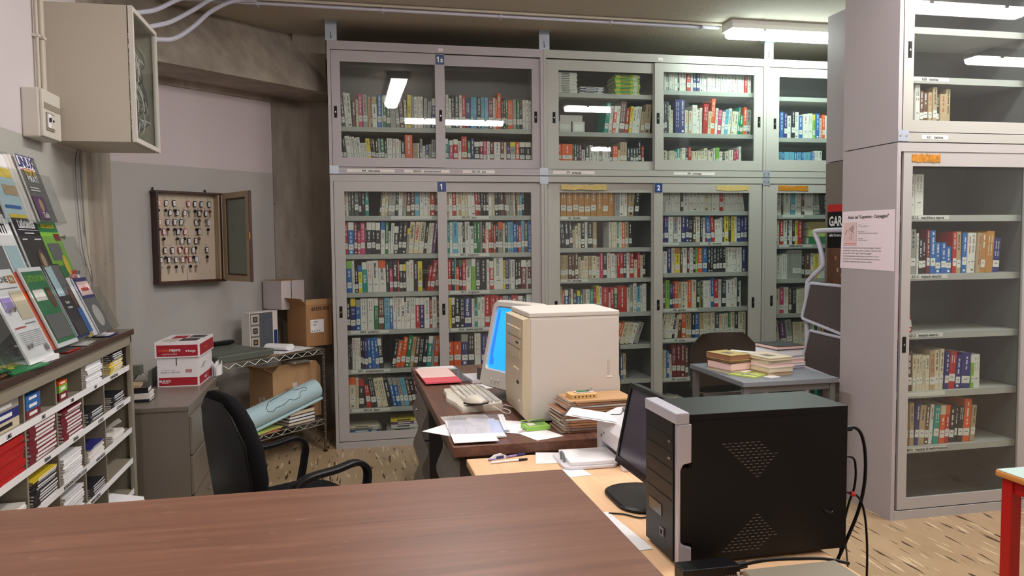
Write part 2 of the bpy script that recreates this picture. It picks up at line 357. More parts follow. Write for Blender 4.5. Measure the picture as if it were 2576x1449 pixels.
# ================================================================ ELECTRIC BOXES
t = thing('electrical_cabinet', 'large beige metal box high on the left wall with cables behind its glass front', 'electrical cabinet', (-2.63, -1.53, 1.988))
x0, x1, y0, y1, z0, z1 = XL, -2.453, -1.768, -1.291, 1.988, 2.617
b = MB(); s = .012
b.box(x0, y0, z0, x1, y0+s, z1, 'elec_beige'); b.box(x0, y1-s, z0, x1, y1, z1, 'elec_beige')
b.box(x0, y0+s, z0, x1, y1-s, z0+s, 'elec_beige'); b.box(x0, y0+s, z1-s, x1, y1-s, z1, 'elec_beige'); b.box(x0, y0+s, z0+s, x0+s, y1-s, z1-s, 'elec_beige')
b.build('case', t)
d = MB(); f = .022; xd = x1+.006
d.box(xd, y0, z0, xd+.02, y0+f, z1, 'elec_white'); d.box(xd, y1-f, z0, xd+.02, y1, z1, 'elec_white')
d.box(xd, y0+f, z0, xd+.02, y1-f, z0+f, 'elec_white'); d.box(xd, y0+f, z1-f, xd+.02, y1-f, z1, 'elec_white')
dd = d.build('door', t); MB().box(xd+.008, y0+f, z0+f, xd+.012, y1-f, z1-f, 'glass').build('pane', dd)
q = MB(); q.box(x0+.03, y0+.02, z0+.02, x0+.05, y1-.02, z1-.02, 'taupe_metal')
for z in (2.10, 2.26, 2.42): q.box(x0+.05, y0+.08, z, x0+.2, y1-.06, z+.07, 'drawer_dark')
q.build('equipment', t)
q = MB(); rd = random.Random(3)
for i in range(26):
    ya = rd.uniform(y0+.03, y1-.2); za = rd.choice((2.18, 2.34, 2.48))
    q.tube(arc([(x0+.16, ya, za), (x1-.03, ya+rd.uniform(-.01, .08), za+rd.uniform(-.05, .05)), (x1-.02, ya+rd.uniform(.02, .16), za-rd.uniform(.05, .2)), (x0+.1, ya+rd.uniform(.05, .2), za-rd.uniform(.0, .1))], 6), .0035, rd.choice(('paper', 'elec_white', 'grey_ink')), 5)
q.build('cables', t)
t = thing('breaker_box', 'small white plastic breaker box on the left wall under two conduits', 'breaker box', (-2.76, -1.97, 1.97))
b = MB(); b.box(XL, -2.08, 1.965, -2.730, -1.865, 2.175, 'elec_white'); b.build('case', t, bevel=.008)
b = MB(); b.box(-2.731, -2.076, 1.970, -2.717, -1.869, 2.170, 'elec_white'); cv = b.build('cover', t, bevel=.004)
b = MB(); b.box(-2.7172, -2.065, 2.09, -2.7145, -1.88, 2.115, 'mag_case'); b.build('nameplate', t)
b = MB(); b.box(-2.7172, -2.05, 2.00, -2.712, -1.96, 2.075, 'mag_case'); b.box(-2.713, -2.045, 2.01, -2.708, -2.01, 2.068, 'paper'); b.box(-2.713, -2.005, 2.01, -2.708, -1.97, 2.068, 'elec_white'); b.box(-2.709, -2.037, 2.035, -2.703, -2.022, 2.052, 'ink'); b.box(-2.709, -1.995, 2.04, -2.706, -1.98, 2.048, 'ink'); b.build('breaker_switch', t)

# ================================================================ STEEL BOOKCASES
def rectpoly(x0, z0, x1, z1): return [(x0, z0), (x1, z0), (x1, z1), (x0, z1)]
def bookcase(name, label, x0, x1, yf, z0, z1, doors, shelves, mt, mi, depth=.45, divx=None, plinth=False, flip=False, stickers=(), side=None, foot=.05, head=.045, labels=(), sign=None, plates=(), glue=()):
    """doors: list of (xa, xb, ga, gb, zbot, ztop, gz0, gz1, front?) ; shelves: list of (xa, xb, ztop)"""
    T = None
    if flip: T = Matrix.Translation((x0+x1, 2*yf, 0)) @ Matrix.Rotation(pi, 4, 'Z')
    t = thing(name, label, 'bookcase', ((x0+x1)/2, yf+depth/2*(-1 if flip else 1), z0), 'grey steel bookcases with sliding glass doors')
    th = .022; side = side or mt
    b = MB(T)
    b.box(x0, yf, z0, x0+th, yf+depth, z1, side); b.box(x1-th, yf, z0, x1, yf+depth, z1, side)
    b.box(x0+th, yf, z1-th*.9, x1-th, yf+depth, z1, mt); b.box(x0+th, yf+depth-.01, z0, x1-th, yf+depth, z1-th*.9, mi)
    b.box(x0+th, yf+.045, z0, x1-th, yf+depth-.01, z0+foot, mi)
    b.box(x0+th, yf, z1-head, x1-th, yf+.012, z1-th*.9, mt)                                  # header
    b.box(x0+th, yf-.002, z0, x1-th, yf+.03, z0+.047, mt)                                # base rail
    if divx: b.box(divx-.012, yf+.05, z0+foot, divx+.012, yf+depth-.01, z1-th, mi)
    b.build('body', t)
    for (xa, xb, z) in shelves:
        s_ = MB(T); s_.box(xa, yf+.048, z-.024, xb, yf+depth-.012, z, 'shelf_grey'); s_.box(xa, yf+.048, z-.034, xb, yf+.051, z-.024, 'shelf_grey'); s_.build('shelf', t)
    for (xa, xb, ga, gb, za, zb, gz0, gz1, fr, hnd) in doors:
        ya = yf+(.004 if fr else .024); yb_ = ya+.016
        d = MB(T)
        d.box(xa, ya, za, ga, yb_, zb, mt); d.box(gb, ya, za, xb, yb_, zb, mt); d.box(ga, ya, za, gb, yb_, gz0, mt); d.box(ga, ya, gz1, gb, yb_, zb, mt)
        do = d.build('sliding_door', t)
        MB(T).box(ga-.001, ya+.006, gz0-.001, gb+.001, ya+.010, gz1+.001, 'glass').build('glass_pane', do)
        for hx_, hz_ in hnd:
            h = MB(T); h.box(hx_-.011, ya-.0015, hz_-.042, hx_+.011, ya, hz_+.042, 'black_plastic'); h.box(hx_-.006, ya-.0025, hz_-.034, hx_+.006, ya-.0015, hz_+.034, 'dark_hole'); h.box(hx_-.004, ya-.004, hz_-.006, hx_+.004, ya-.0015, hz_+.004, 'steel')
            h.build('handle', do)
    for (xa, xb, z, s, y_) in labels:
        l = MB(T); l.box(xa, yf+y_-.0012, z-.012, xb, yf+y_, z+.010, 'label_paper')
        if s: l.text(s, .021, TF((xa+xb)/2, yf+y_-.0012, z-.008), 'ink', sx=.9)
        l.build('shelf_label', t)
    if sign:
        sx_, sz_, stx = sign; l = MB(T); l.box(sx_-.031, yf-.001, sz_-.035, sx_+.031, yf+.003, sz_+.035, 'sign_blue'); 
        if stx[0] == '1':
            xo = sx_-(.012 if len(stx) > 1 else .002); l.prism([(xo-.004, sz_-.02), (xo+.004, sz_-.02), (xo+.004, sz_+.021), (xo-.002, sz_+.021), (xo-.012, sz_+.012), (xo-.012, sz_+.005), (xo-.004, sz_+.009)], 'y', yf-.0018, yf-.0011, 'white_ink')
            if len(stx) > 1: l.text(stx[1:], .055, TF(sx_+.012, yf-.0012, sz_-.019), 'white_ink')
        else: l.text(stx, .055, TF(sx_, yf-.0012, sz_-.019), 'white_ink')
        l.build('number_sign', t)['label'] = 'blue number sign'
    for (px_, pz_) in plates:
        l = MB(T); l.box(px_-.032, yf-.003, pz_-.028, px_+.032, yf-.0005, pz_+.028, 'galv')
        for k in (-1, 1): l.tube([(px_+k*.018, yf-.003, pz_), (px_+k*.018, yf-.006, pz_)], .005, 'steel', 8)
        l.build('joining_plate', t)
    for (ga_, gb_, gz_, gm) in glue:
        l = MB(T); rd = random.Random(int(ga_*100)); n = 26
        top = [(ga_+(gb_-ga_)*i/n, gz_+.022+rd.uniform(-.006, .004)) for i in range(n+1)]; bot = [(ga_+(gb_-ga_)*i/n, gz_-.02+rd.uniform(-.003, .006)) for i in range(n+1)][::-1]
        l.prism(top+bot, 'y', yf+.001 if not T else yf+.001, yf+.0035, gm); l.build('glue_residue', t)
    return t
H = 1.0
YR = -2.195
dl = lambda xa, xb, ga, gb, fr, hnd: (xa, xb, ga, gb, .053, 1.952, .113, 1.875, fr, hnd)
du = lambda xa, xb, ga, gb, fr, hnd, a=2.052, b=2.875, c=2.118, d=2.797: (xa, xb, ga, gb, a, b, c, d, fr, hnd)
c1L = [1.70, 1.42, 1.14, .862, .572, .281]; c1R = [1.70, 1.42, 1.14, .857, .569, .281]
bookcase('bookcase', 'tall grey steel bookcase with blue sign 1, full of computer books', -1.581, 0.0, 0, 0, 1.995,
    [dl(-1.556, -.742, -1.482, -.812, True, [(-1.525, 1.005), (-.777, 1.005)]), dl(-.80, -.022, -.739, -.096, False, [(-.058, .99)])],
    [(-1.559, -.79, z) for z in c1L]+[(-.766, -.022, z) for z in c1R], 'cab_grey', 'cab_inner', divx=-.778,
    labels=[(-1.15, -.85, 1.688, '', .048), (-.72, -.42, 1.688, '005.133   basic', .048), (-.72, -.42, 1.408, '005.3   programmi', .048), (-.72, -.42, 1.127, '005.3   programmi', .048), (-.72, -.42, .845, '005.4   sistemi operativi', .048),
            (-1.46, -1.18, .850, '004.7   periferiche', .048), (-1.46, -1.18, .560, '005.1   programmazione', .048), (-1.46, -1.18, .269, '005.133   Basic', .048), (-.66, -.40, .557, '005.74   data base', .048)],
    sign=(-.778, 1.912, '1'))
bookcase('overhead_bookcase', 'grey steel upper bookcase with blue sign 1s, mirroring a slanted lamp', -1.581, 0.0, 0, 2.0, 2.94,
    [du(-1.556, -.745, -1.494, -.816, True, [(-1.53, 2.44), (-.778, 2.43)]), du(-.80, -.022, -.748, -.083, False, [(-.055, 2.44)])],
    [(-1.559, -.79, 2.344), (-.766, -.022, 2.35)], 'cab_mauve', 'cab_inner_light', divx=-.778, foot=.105, head=.06,
    labels=[(-1.46, -1.12, 2.025, '004   informatica', -.002), (-1.05, -.72, 2.025, '004.015   microprocessori', -.002), (-.62, -.38, 2.025, '005.133   java', -.002), (-.79, -.755, 2.905, '', -.0)],
    sign=(-.778, 2.835, '1s'), plates=[(-1.55, 2.03), (0.0, 2.03)])
c2L = [1.693, 1.448, 1.208, .938, .679, .402]; c2R = [1.731, 1.484, 1.239, .955, .711, .396]
bookcase('bookcase', 'tall grey steel bookcase with blue sign 2 and glue marks above its glass', 0.002, 1.845, 0, 0, 1.995,
    [dl(.026, .915, .129, .876, False, [(.095, 1.0)]), dl(.888, 1.815, .962, 1.706, True, [(.925, .99), (1.745, .99)])],
    [(.024, .908, z) for z in c2L]+[(.932, 1.823, z) for z in c2R], 'cab_beige', 'cab_inner', divx=.92,
    labels=[(.14, .36, 1.681, '100   filosofia', .048), (.14, .36, 1.196, '150   psicologia', .048), (.97, 1.12, 1.472, '', .048), (1.3, 1.55, 1.472, '330   economia', .048), (.97, 1.28, .943, '340   giuridico', .048), (.97, 1.28, .699, '370   scuola', .048), (.97, 1.28, .384, '380   commercio', .048)],
    sign=(.925, 1.912, '2'), glue=[(.135, .50, 1.912, 'glue_pale'), (1.42, 1.70, 1.912, 'glue_pale')], plates=[(.0, 1.965), (1.85, 1.965)])
bookcase('overhead_bookcase', 'grey-green steel upper bookcase holding lime green magazines, between the other upper ones', 0.002, 1.845, 0, 2.0, 2.94,
    [du(.026, .915, .125, .888, False, [(.088, 2.44)]), du(.895, 1.818, .968, 1.742, True, [(.922, 2.45), (1.785, 2.44)], c=2.13, d=2.81)],
    [(.024, .908, 2.635), (.024, .908, 2.339), (.932, 1.823, 2.678), (.932, 1.823, 2.346)], 'cab_beige', 'cab_inner', divx=.92, foot=.105, head=.06,
    labels=[(.07, .40, 2.025, '370   pedagogia', -.002), (1.05, 1.40, 2.025, '390   sociologia', -.002), (.92, .96, 2.905, '', 0)], plates=[(1.85, 2.03)])
c3 = [1.70, 1.456, 1.172, .885, .601, .35]
bookcase('bookcase', 'tall grey steel bookcase behind the stepladder, orange glue mark above its glass', 1.847, 3.60, 0, 0, 1.995,
    [dl(1.871, 2.76, 1.953, 2.68, True, [(1.91, 1.0)]), dl(2.70, 3.57, 2.78, 3.50, False, [])],
    [(1.87, 3.578, z) for z in c3], 'cab_beige', 'cab_inner', glue=[(1.96, 2.23, 1.912, 'glue')], labels=[(2.03, 2.22, 1.688, '', .048), (2.0, 2.3, 1.444, 'ANIMA MUNDI', .048)])
bookcase('overhead_bookcase', 'brightly lit steel upper bookcase at the far right of the back row', 1.847, 3.60, 0, 2.0, 2.94,
    [du(1.871, 2.76, 1.962, 2.68, True, [(1.925, 2.43)], c=2.142, d=2.804), du(2.70, 3.57, 2.78, 3.50, False, [])],
    [(1.87, 3.578, 2.656), (1.87, 3.578, 2.327)], 'cab_beige', 'cab_inner', foot=.105, head=.06)
rs = [1.622, 1.308, .993, .674, .375]
bookcase('bookcase', 'near right-hand steel bookcase with peeled orange glue on its door', 1.32, 3.0, YR, 0, 1.995,
    [dl(1.362, 2.18, 1.416, 2.118, True, [(1.385, .94)]), dl(2.15, 2.97, 2.21, 2.90, False, [])],
    [(1.342, 2.14, z) for z in rs]+[(2.165, 2.978, z) for z in rs], 'cab_grey', 'cab_inner', divx=2.152, side='cab_mauve',
    labels=[(1.42, 1.68, 1.610, '621.2   macchine a vapore', .048), (1.42, 1.68, 1.296, '621.3   impianti elettrici', .048), (1.42, 1.66, .981, '621.3   impianti elettrici', .048), (1.42, 1.68, .662, '', .048), (1.42, 1.70, .361, '621.3816   impianti di trasformazione', .048)],
    glue=[(1.41, 1.58, 1.915, 'glue')])
bookcase('overhead_bookcase', 'upper steel bookcase at the right with a lamp mirrored across its top', 1.32, 3.0, YR, 2.0, 2.94,
    [du(1.352, 2.18, 1.410, 2.118, True, [(1.385, 2.47)], c=2.112), du(2.15, 2.97, 2.21, 2.90, False, [])],
    [(1.342, 2.14, 2.345), (1.342, 2.14, 2.60), (2.165, 2.978, 2.345)], 'cab_beige', 'cab_inner', divx=2.152, side='cab_mauve', foot=.105, head=.06,
    labels=[(1.43, 1.66, 2.334, '620   tecnica', .048), (1.46, 1.62, 2.025, '621   tecnica', -.002)], plates=[(1.352, 2.03)])
bookcase('bookcase', 'brown-sided lower bookcase behind the right-hand one, poster on its side', 1.62, 3.4, -1.14, 0, 1.995,
    [(1.65, 3.37, 1.72, 3.3, .053, 1.952, .113, 1.875, True, [])], [(1.65, 3.37, 1.0)], 'cab_brown', 'cab_inner', flip=True)
bookcase('overhead_bookcase', 'pale-sided upper bookcase standing on the brown-sided one', 1.62, 3.4, -1.14, 2.0, 2.94,
    [du(1.65, 3.37, 1.72, 3.3, True, [])], [(1.65, 3.37, 2.4)], 'cab_mauve', 'cab_inner', flip=True)
# brackets fixing the back row to the ceiling
for x, lab in ((-1.55, 'left end of the first upper bookcase'), (.01, 'joint of first and second upper bookcases'), (1.865, 'joint of second and third upper bookcases')):
    b = MB(); b.box(x-.04, .001, 2.9405, x+.04, .004, 3.07, 'galv'); b.box(x-.04, .004, 2.9405, x+.04, .09, 2.9435, 'galv'); b.box(x-.045, -.02, 3.068, x+.045, .05, ZC-.0005, 'galv')
    b.tube([(x, .001, 2.96), (x, -.004, 2.96)], .006, 'dark_steel', 8); b.tube([(x, -.002, 2.965), (x-.004, -.002, 3.0)], .0018, 'ink', 5)
    onemesh(b, 'ceiling_bracket', 'galvanised bracket to the ceiling at the %s' % lab, 'bracket', 'brackets between bookcases and ceiling')
# ================================================================ BOOKS
def book_geo(mb, wd, h, dep, cs, sticker, rd, title=None, M=None):
    """standing book: x 0..wd, y 0..dep (spine at 0), z 0..h"""
    top = 'cover_'+cs[0]; low = 'cover_'+cs[-1]; zb = h*.76 if len(cs) > 1 else h
    r = min(.003, wd*.2)
    def shell(za, zb_, m):
        pr = [(0, dep), (0, r), (r, 0), (wd-r, 0), (wd, r), (wd, dep), (wd-.0012, dep), (wd-.0012, r+.001), (.0012, r+.001), (.0012, dep)]
        n = len(pr); vs = [(x, y, za) for x, y in pr]+[(x, y, zb_) for x, y in pr]
        fs = [(i, (i+1) % n, (i+1) % n+n, i+n) for i in range(n)]
        for o in (0, n):
            fs += [(o+0, o+1, o+8, o+9), (o+1, o+2, o+3, o+4, o+7, o+8), (o+4, o+5, o+6, o+7)]
        mb.add(vs, fs, m, M=M)
    if len(cs) > 1: shell(0, zb, low); shell(zb, h, top)
    else: shell(0, h, low)
    mb.box(.0012, r+.002, .003, wd-.0012, dep-.003, h-.003, 'paper_off', M=M)
    e = -.0004
    def q(xa, za, xb, zb_, m, l=1): mb.add([(xa, e*l, za), (xb, e*l, za), (xb, e*l, zb_), (xa, e*l, zb_)], [(0, 1, 2, 3)], m, M=M)
    dark = cs[-1] in 'nkdrmtbiuvpoa'
    ik = 'white_ink' if dark else rd.choice(('ink', 'ink', 'grey_ink', 'cover_r', 'cover_i'))
    zs = h*.12
    if sticker:
        sh = min(.042, h*.2); sz = h*rd.uniform(.13, .2); sw = wd*.86; q((wd-sw)/2, sz, (wd+sw)/2, sz+sh, 'label_paper', 1.5); zs = sz+sh+.006
        q(wd*.3, sz+sh*.5, wd*.7, sz+sh*.62, 'grey_ink', 2)
    if title:
        sz = min(wd*.8, .028); Mt = Matrix.Translation((wd*.28, e*1.5, zs+(zb-zs)*.5)) @ Matrix.Rotation(pi/2, 4, 'X') @ Matrix.Rotation(-pi/2, 4, 'Z')
        mb.text(title, sz, Mt if M is None else M @ Mt, ik, sx=min(1.3, (zb-zs)*.95/(max(1, len(title))*sz*.58)))
        return
    z = zb-h*rd.uniform(.04, .12); k = 2 if wd > .03 and rd.random() < .4 else 1; zl = zs+(zb-zs)*rd.uniform(.05, .4)
    lw = min(.32*wd, .011)/k; nl = rd.randint(3, 9)
    while z > zl:
        l = rd.uniform(.0022, .0042)
        for j in range(k):
            xc = wd*((j+.5)/k*.66+.17); ww = lw*rd.uniform(.75, 1); q(xc-ww/2, z-l, xc+ww/2, z, ik)
        nl -= 1; z -= l+rd.uniform(.0012, .002)
        if nl == 0: nl = rd.randint(3, 9); z -= rd.uniform(.004, .012)
    if rd.random() < .15: q(wd*.3, h*.04, wd*.7, h*.04+wd*.35, ik)
import re
BOOKS = []
def row(where, grp, x0, x1, z, zmax, yf, s, toks, dep=(.15, .2)):
    """toks: colour letters + width / height in units of 1/s metre, optional < or > lean degrees, =TITLE; _n is a gap"""
    L = []
    for tk in toks.split():
        title = None
        if '=' in tk: tk, title = tk.split('='); title = title.replace('+', ' ')
        if tk[0] == '_': L.append((None, float(tk[1:]), 0, 0, None)); continue
        g = re.match(r'([a-z]+)([\d.]+)/([\d.]+)(?:([<>])([\d.]+))?', tk); a = float(g.group(5) or 0)*(1 if g.group(4) == '>' else -1)
        L.append((g.group(1), float(g.group(2)), float(g.group(3)), math.radians(a), title))
    tot = sum(l[1] for l in L); x = x0; prev = 0; gaps = 0; n = 0
    k = (x1-x0)/tot
    items = []
    for c_, w_, h_, a, ti in L:
        if c_ is None: x += w_*k; prev = 0 if a == 0 else prev; continue
        wd = w_*k*math.cos(a)*.97; h = min(h_/s, (zmax-z-.012)/max(.5, math.cos(a)))
        items.append((x, wd, h, a, c_, ti)); x += w_*k
    m = len(items)
    for i, (xx, wd, h, a, c_, ti) in enumerate(items):
        rd = random.Random(hash((round(x0*1000), round(z*1000), i)) & 0xffff)
        # pivot on the corner the book leans over
        M = Matrix.Translation((xx+(0 if a < 0 else wd/max(.2, math.cos(a))), 0, z+.0005)) @ Matrix.Rotation(a, 4, 'Y') @ Matrix.Translation((0 if a < 0 else -wd, 0, 0))
        y = yf+rd.uniform(.0, .012)
        dd = rd.uniform(*dep); M = Matrix.Translation((0, y, 0)) @ M
        BOOKS.append(dict(M=M, wd=wd, h=h, dep=dd, cs=c_, st=rd.random() < .82, seed=rd.randrange(9999), ti=ti, where=where, grp=grp, i=i, m=m, a=a, px=xx+wd/2, y=y, z=z))
def rep(t, n): return ' '.join([t]*n)
Y0 = .062
G1, G1s, G2, G2s, G3, GR = 'books behind the glass of bookcase 1', 'books behind the glass of upper bookcase 1s', 'books behind the glass of bookcase 2', 'books in the middle upper bookcase', 'books in the rightmost back bookcase', 'books behind the glass of the near right-hand bookcase'
WH = dict()
def w_(shelf, side, case): return '%s shelf, %s side, %s' % (shelf, side, case)
b1, b1s, b2, b2s, b3, b3s, br, brs = 'leftmost tall bookcase', 'leftmost upper bookcase', 'middle tall bookcase', 'middle upper bookcase', 'rightmost back bookcase', 'rightmost back upper bookcase', 'near right bookcase', 'near right upper bookcase'
row(w_('upper', 'left', b1s), G1s, -1.50, -.81, 2.344, 2.86, Y0, 2730, "g40/520<5 d60/600<4 w50/670<4 w80/660<4 n70/530<1 c50/535<1 p80/650<1 g95/640<1 e60/600<1 n20/560<1 ew95/600<1 b90/640 w20/620 wv60/640 d85/560 g110/520<3 g70/500<5 n85/540<4 w50/550<2 yy80/660 g55/630 w60/630 w55/630 w55/630 g70/600>2 g80/540>3 wi90/600>3")
row(w_('lower', 'left', b1s), G1s, -1.50, -.81, 2.106, 2.31, Y0, 2730, "gk60/440<6 k60/420<6 w90/470<7 w45/460<7 w45/460<7 w40/440<7 w50/450<6 w35/340<6 w35/340<6 w35/340<6 y80/430<6 k30/420<5 n50/420<5 k45/400<3 g50/430<3 v70/430<3 d40/400<2 w100/440<1 w60/430 w65/430 w35/400 k75/380 o150/510 e90/350 w35/350 _10 g50/440 w55/300 i60/330 g60/330 g80/430")
row(w_('upper', 'right', b1s), G1s, -.76, -.05, 2.35, 2.86, Y0, 2600, "k65/640 w50/640 w50/570 k60/640 k75/640 w50/630 r65/640 i90/550 s45/600 s65/600 k75/610 s60/600 s70/600 m85/600 w45/600 o30/580 o70/690 n35/550 k40/590 v40/590 o100/570 g65/590 v55/580 nk55/570 w55/580 w60/580 w50/570 k60/560")
row(w_('lower', 'right', b1s), G1s, -.76, -.05, 2.106, 2.315, Y0, 2600, "wt100/430 t20/400 wp65/400 wr85/420 w60/390 r105/480 v60/400 i60/450 wk100/380 wm60/390 p65/400 w50/390 m75/380 w120/380 m60/400 c50/380 ku60/400 yg100/390 o70/390 wk105/390 wk110/390 g70/350")
row(w_('top', 'left', b1), G1, -1.495, -.80, 1.70, 1.955, Y0, 2857*.92, "e60/640 tw45/600 d50/640 d60/640 d85/640 k45/620 k70/640 t70/600 _190 n30/440>6 c70/640>5 c55/640>5 g140/640>5 k60/600>4 w80/640>3 g80/600>2 n80/600>2 n80/600>1 s90/640>1 w80/640>1 w80/640>1 c45/600>1 or95/620 n60/600")
row(w_('top', 'right', b1), G1, -.755, -.055, 1.70, 1.955, Y0, 2740*.92, "c50/600 e40/600 w70/600 or70/600<1 c50/600<1 e45/600<2 c75/620<2 c55/620<2 w60/620<2 w80/620<2 r55/600<2 n50/600<2 k45/560 k50/560 k45/560 w70/600 c55/600 k65/600<1 k50/600 n70/600<2 n40/600 g60/620<2 g80/620<2 c40/600<2 n30/580 e45/590 s50/600 k35/560 _220")
row(w_('second', 'left', b1), G1, -1.495, -.80, 1.42, 1.675, Y0, 2857, "kw40/620<1 r50/670<1 wb120/670 m70/660 kp65/640 p90/660 k30/600 wk105/670 wk75/670 wk100/660 bw90/670>1 v65/670>2 w40/480>2 w70/650>3 wd90/580>3 k70/660>4 k90/660>5 yg50/540>5 c105/670>5=Configurare c100/670>6=Configurare c110/670>6=CONOSCERE k60/600>7 c50/650>7 w60/650>7 u70/700>8 _85")
row(w_('second', 'right', b1), G1, -.755, -.055, 1.42, 1.675, Y0, 2774, "w60/650 t40/640 w60/640 s110/650 w45/640 w50/640 k45/600 w100/650=Programmare w80/560=SKYPE v65/640 v65/640 g40/640 k50/640 o25/500 w60/640 wr50/640 n50/640 o40/580 k50/620 og100/640=FORMULE c40/620 d60/640 s70/640 s40/640 b75/600 i40/640 o55/560 s70/680 n70/640 b85/660 g70/600>2")
row(w_('third', 'left', b1), G1, -1.495, -.80, 1.14, 1.395, Y0, 2525, "wb45/580<1 lb90/590<1 w50/590<1 k60/440<1 by70/500<1 wt90/560<1=CSS w90/580<1 w115/590<1=Modem ow130/590<1=MCSE k60/560<1 kp60/570<1 k80/580=Server r35/580 wk60/510 yk60/510 w30/560 w30/560 w80/590 k70/540 yy85/560=DYNAMIC+HTML _75 r50/480>8 r80/580>9 n70/560>10 _30")
row(w_('third', 'right', b1), G1, -.755, -.055, 1.14, 1.395, Y0, 2452, "wd45/540 r60/570 k55/560 s20/600 ko55/560 vk50/560 r65/560 gw90/570=Windows wl75/580 d75/560 k110/570 w50/560 wr70/530=WIRELESS w165/600=MS-DOS y40/540 i55/570 g35/560 w75/550=Command+Line k45/540 k60/540 wm90/540=RETI+LOCALI w20/500 wn60/540 m80/530=LINUX")
row(w_('fourth', 'left', b1), G1, -1.495, -.80, .862, 1.115, Y0, 2525, "w20/240 k70/560 yi95/590 gb80/570 w120/590 w120/590 wv75/590 n105/590 s95/590 wb60/580 w60/620 w85/590=Windows w60/590=LA+MIA w30/500 w70/590=Intranet w100/590 wr75/580 wi80/580 w100/580 r40/540 w90/590 n50/570")
row(w_('fourth', 'right', b1), G1, -.755, -.055, .857, 1.115, Y0, 2452, "y50/570 y45/560 wk55/560 k80/560 k75/540 i120/550=Windows+XP w45/530 vt50/550 w55/550=Linux w65/560 r85/590 r90/590 r60/580 r60/560 g95/570=LINUX i50/560 r110/580=Linux w40/560 w40/560 k60/560 w160/590=VI")
row(w_('fifth', 'left', b1), G1, -1.495, -.80, .572, .825, Y0, 1852, "k25/380 k25/380 k25/380 w35/430 w35/430 w35/430 k25/430 k25/430 i45/420<1 b45/420<2 b50/420<3 b50/430<4 wk50/410<5=CALL _95 k45/380>9 o60/370>9 o60/420>9 v60/440>9 e50/420>9 n55/420>8 k60/420>7 k55/410>7 wt60/420>6 g35/420>5 o60/420>5 _30")
row(w_('fifth', 'right', b1), G1, -.755, -.055, .569, .825, Y0, 3750, "ko150/900 ko150/900 gi140/880 k130/860 w130/900 i180/850 v120/860 r180/840 k150/850 w120/860 b130/840 g140/850 r120/850")
row(w_('sixth', 'left', b1), G1, -1.495, -.80, .281, .535, Y0, 1852, "r25/420 oc80/430 c35/420 rk65/400 _30 kr60/420<7 k70/400<8 c60/400<9 c70/410<10 k60/380<11 gb50/400<11 gb50/390<11 g45/390<11 s60/390<11 n45/390<11 k50/380<11 m60/380<11 w50/330<11 g60/380<11 k60/380<11 _60")
# bookcase 2
row(w_('top', 'left', b2), G2, .125, .865, 1.693, 1.955, Y0, 1413*.95, "c30/330 "+rep('a65/330', 9)+" g55/330>1 w45/330>1 w45/330>1 e70/310>4 k50/310>5 _110")
row(w_('second', 'left', b2), G2, .125, .865, 1.448, 1.66, Y0, 1413, "n40/290<6 k60/300<5 k50/300<4 d40/290<3 c30/200<2 c35/240<2 c35/270<1 k50/300 w35/290 k70/290 e50/300 _155 w30/290 c70/290 t30/280 c40/290 o35/290 e50/300 k40/290 _210")
row(w_('third', 'left', b2), G2, .125, .865, 1.208, 1.42, Y0, 1413, "e28/260 e28/260 e28/260 e40/260 n45/270 n35/270 n45/300 c35/240 c40/200 c55/250 e40/250 c60/250 c45/240 p35/290 k50/280 w45/300 w55/270 w30/250 r35/270 r45/290 k40/280 w40/290 r55/290 c40/200 r40/280 c35/250 k35/290 _30")
row(w_('fourth', 'left', b2), G2, .125, .865, .938, 1.175, Y0, 1413, "e50/300 o30/250 wb45/260 k30/260 w30/270 k50/250 yb40/250 v35/230 g40/260 w50/260 t45/260 r35/260 y35/300 w35/290 r90/280 w20/220 r55/280 cv40/270 r120/290 c40/270 g40/300 w45/330 s50/280 w30/290 w50/310 _20")
row(w_('fifth', 'left', b2), G2, .55, .865, .679, .905, Y0, 1885, "c60/330>18 o40/340>18 c60/330>18 c60/330>18 w60/320>18 g60/330>18 _130")
row(w_('sixth', 'left', b2), G2, .52, .68, .402, .65, Y0, 1885, "w50/330 n40/400 w30/340 b30/350 e30/380")
row(w_('top', 'right', b2), G2, .955, 1.72, 1.731, 1.955, Y0, 1380, "c35/290 "+rep('w35/290', 5)+" w30/290 k30/290 w60/290 w50/290 w40/290 w35/290 w50/290 oc50/290 w35/290 kw50/290 w35/290 wr45/290 rw40/280<1 w30/290<5 w35/290<8 w35/290<9 w40/290<9 w40/290<9 w30/290<9 _20")
row(w_('second', 'right', b2), G2, .955, 1.72, 1.484, 1.70, Y0, 1380, "w20/290 or45/290 i55/290 w65/290 g55/290 w50/290 i50/290 i40/290 k50/270 n35/260 c60/280 k35/280 w35/270 r20/280 b55/300<4 r45/300<4 w35/250 w35/250 w30/270 k20/280 y55/290 k35/290 y45/290 w30/290 i50/290 i40/260 i40/280>1")
row(w_('third', 'right', b2), G2, .955, 1.72, 1.239, 1.45, Y0, 1380, "s45/290 w50/240 i55/290 c40/290 ay60/280 n30/230 w55/280 m25/290 w45/290 k25/290 l25/290 o55/305 b60/290 k40/300 k30/300 k40/300 k35/300 k35/300 k35/300 c30/300 w40/300 w35/300 w35/300 w35/300 w20/300 i60/310")
row(w_('fourth', 'right', b2), G2, .955, 1.72, .955, 1.205, Y0, 1380, "c30/290 w30/280 m30/300 l55/310 i35/280 u25/280 o45/300 e45/290 c50/290 w35/290 o55/300 c65/310 k30/320 l25/280 n25/280 w75/300 w30/300 b40/330 r65/310 w40/310 k60/290 w60/300 w45/310 w40/340 k30/300 w20/290 _75")
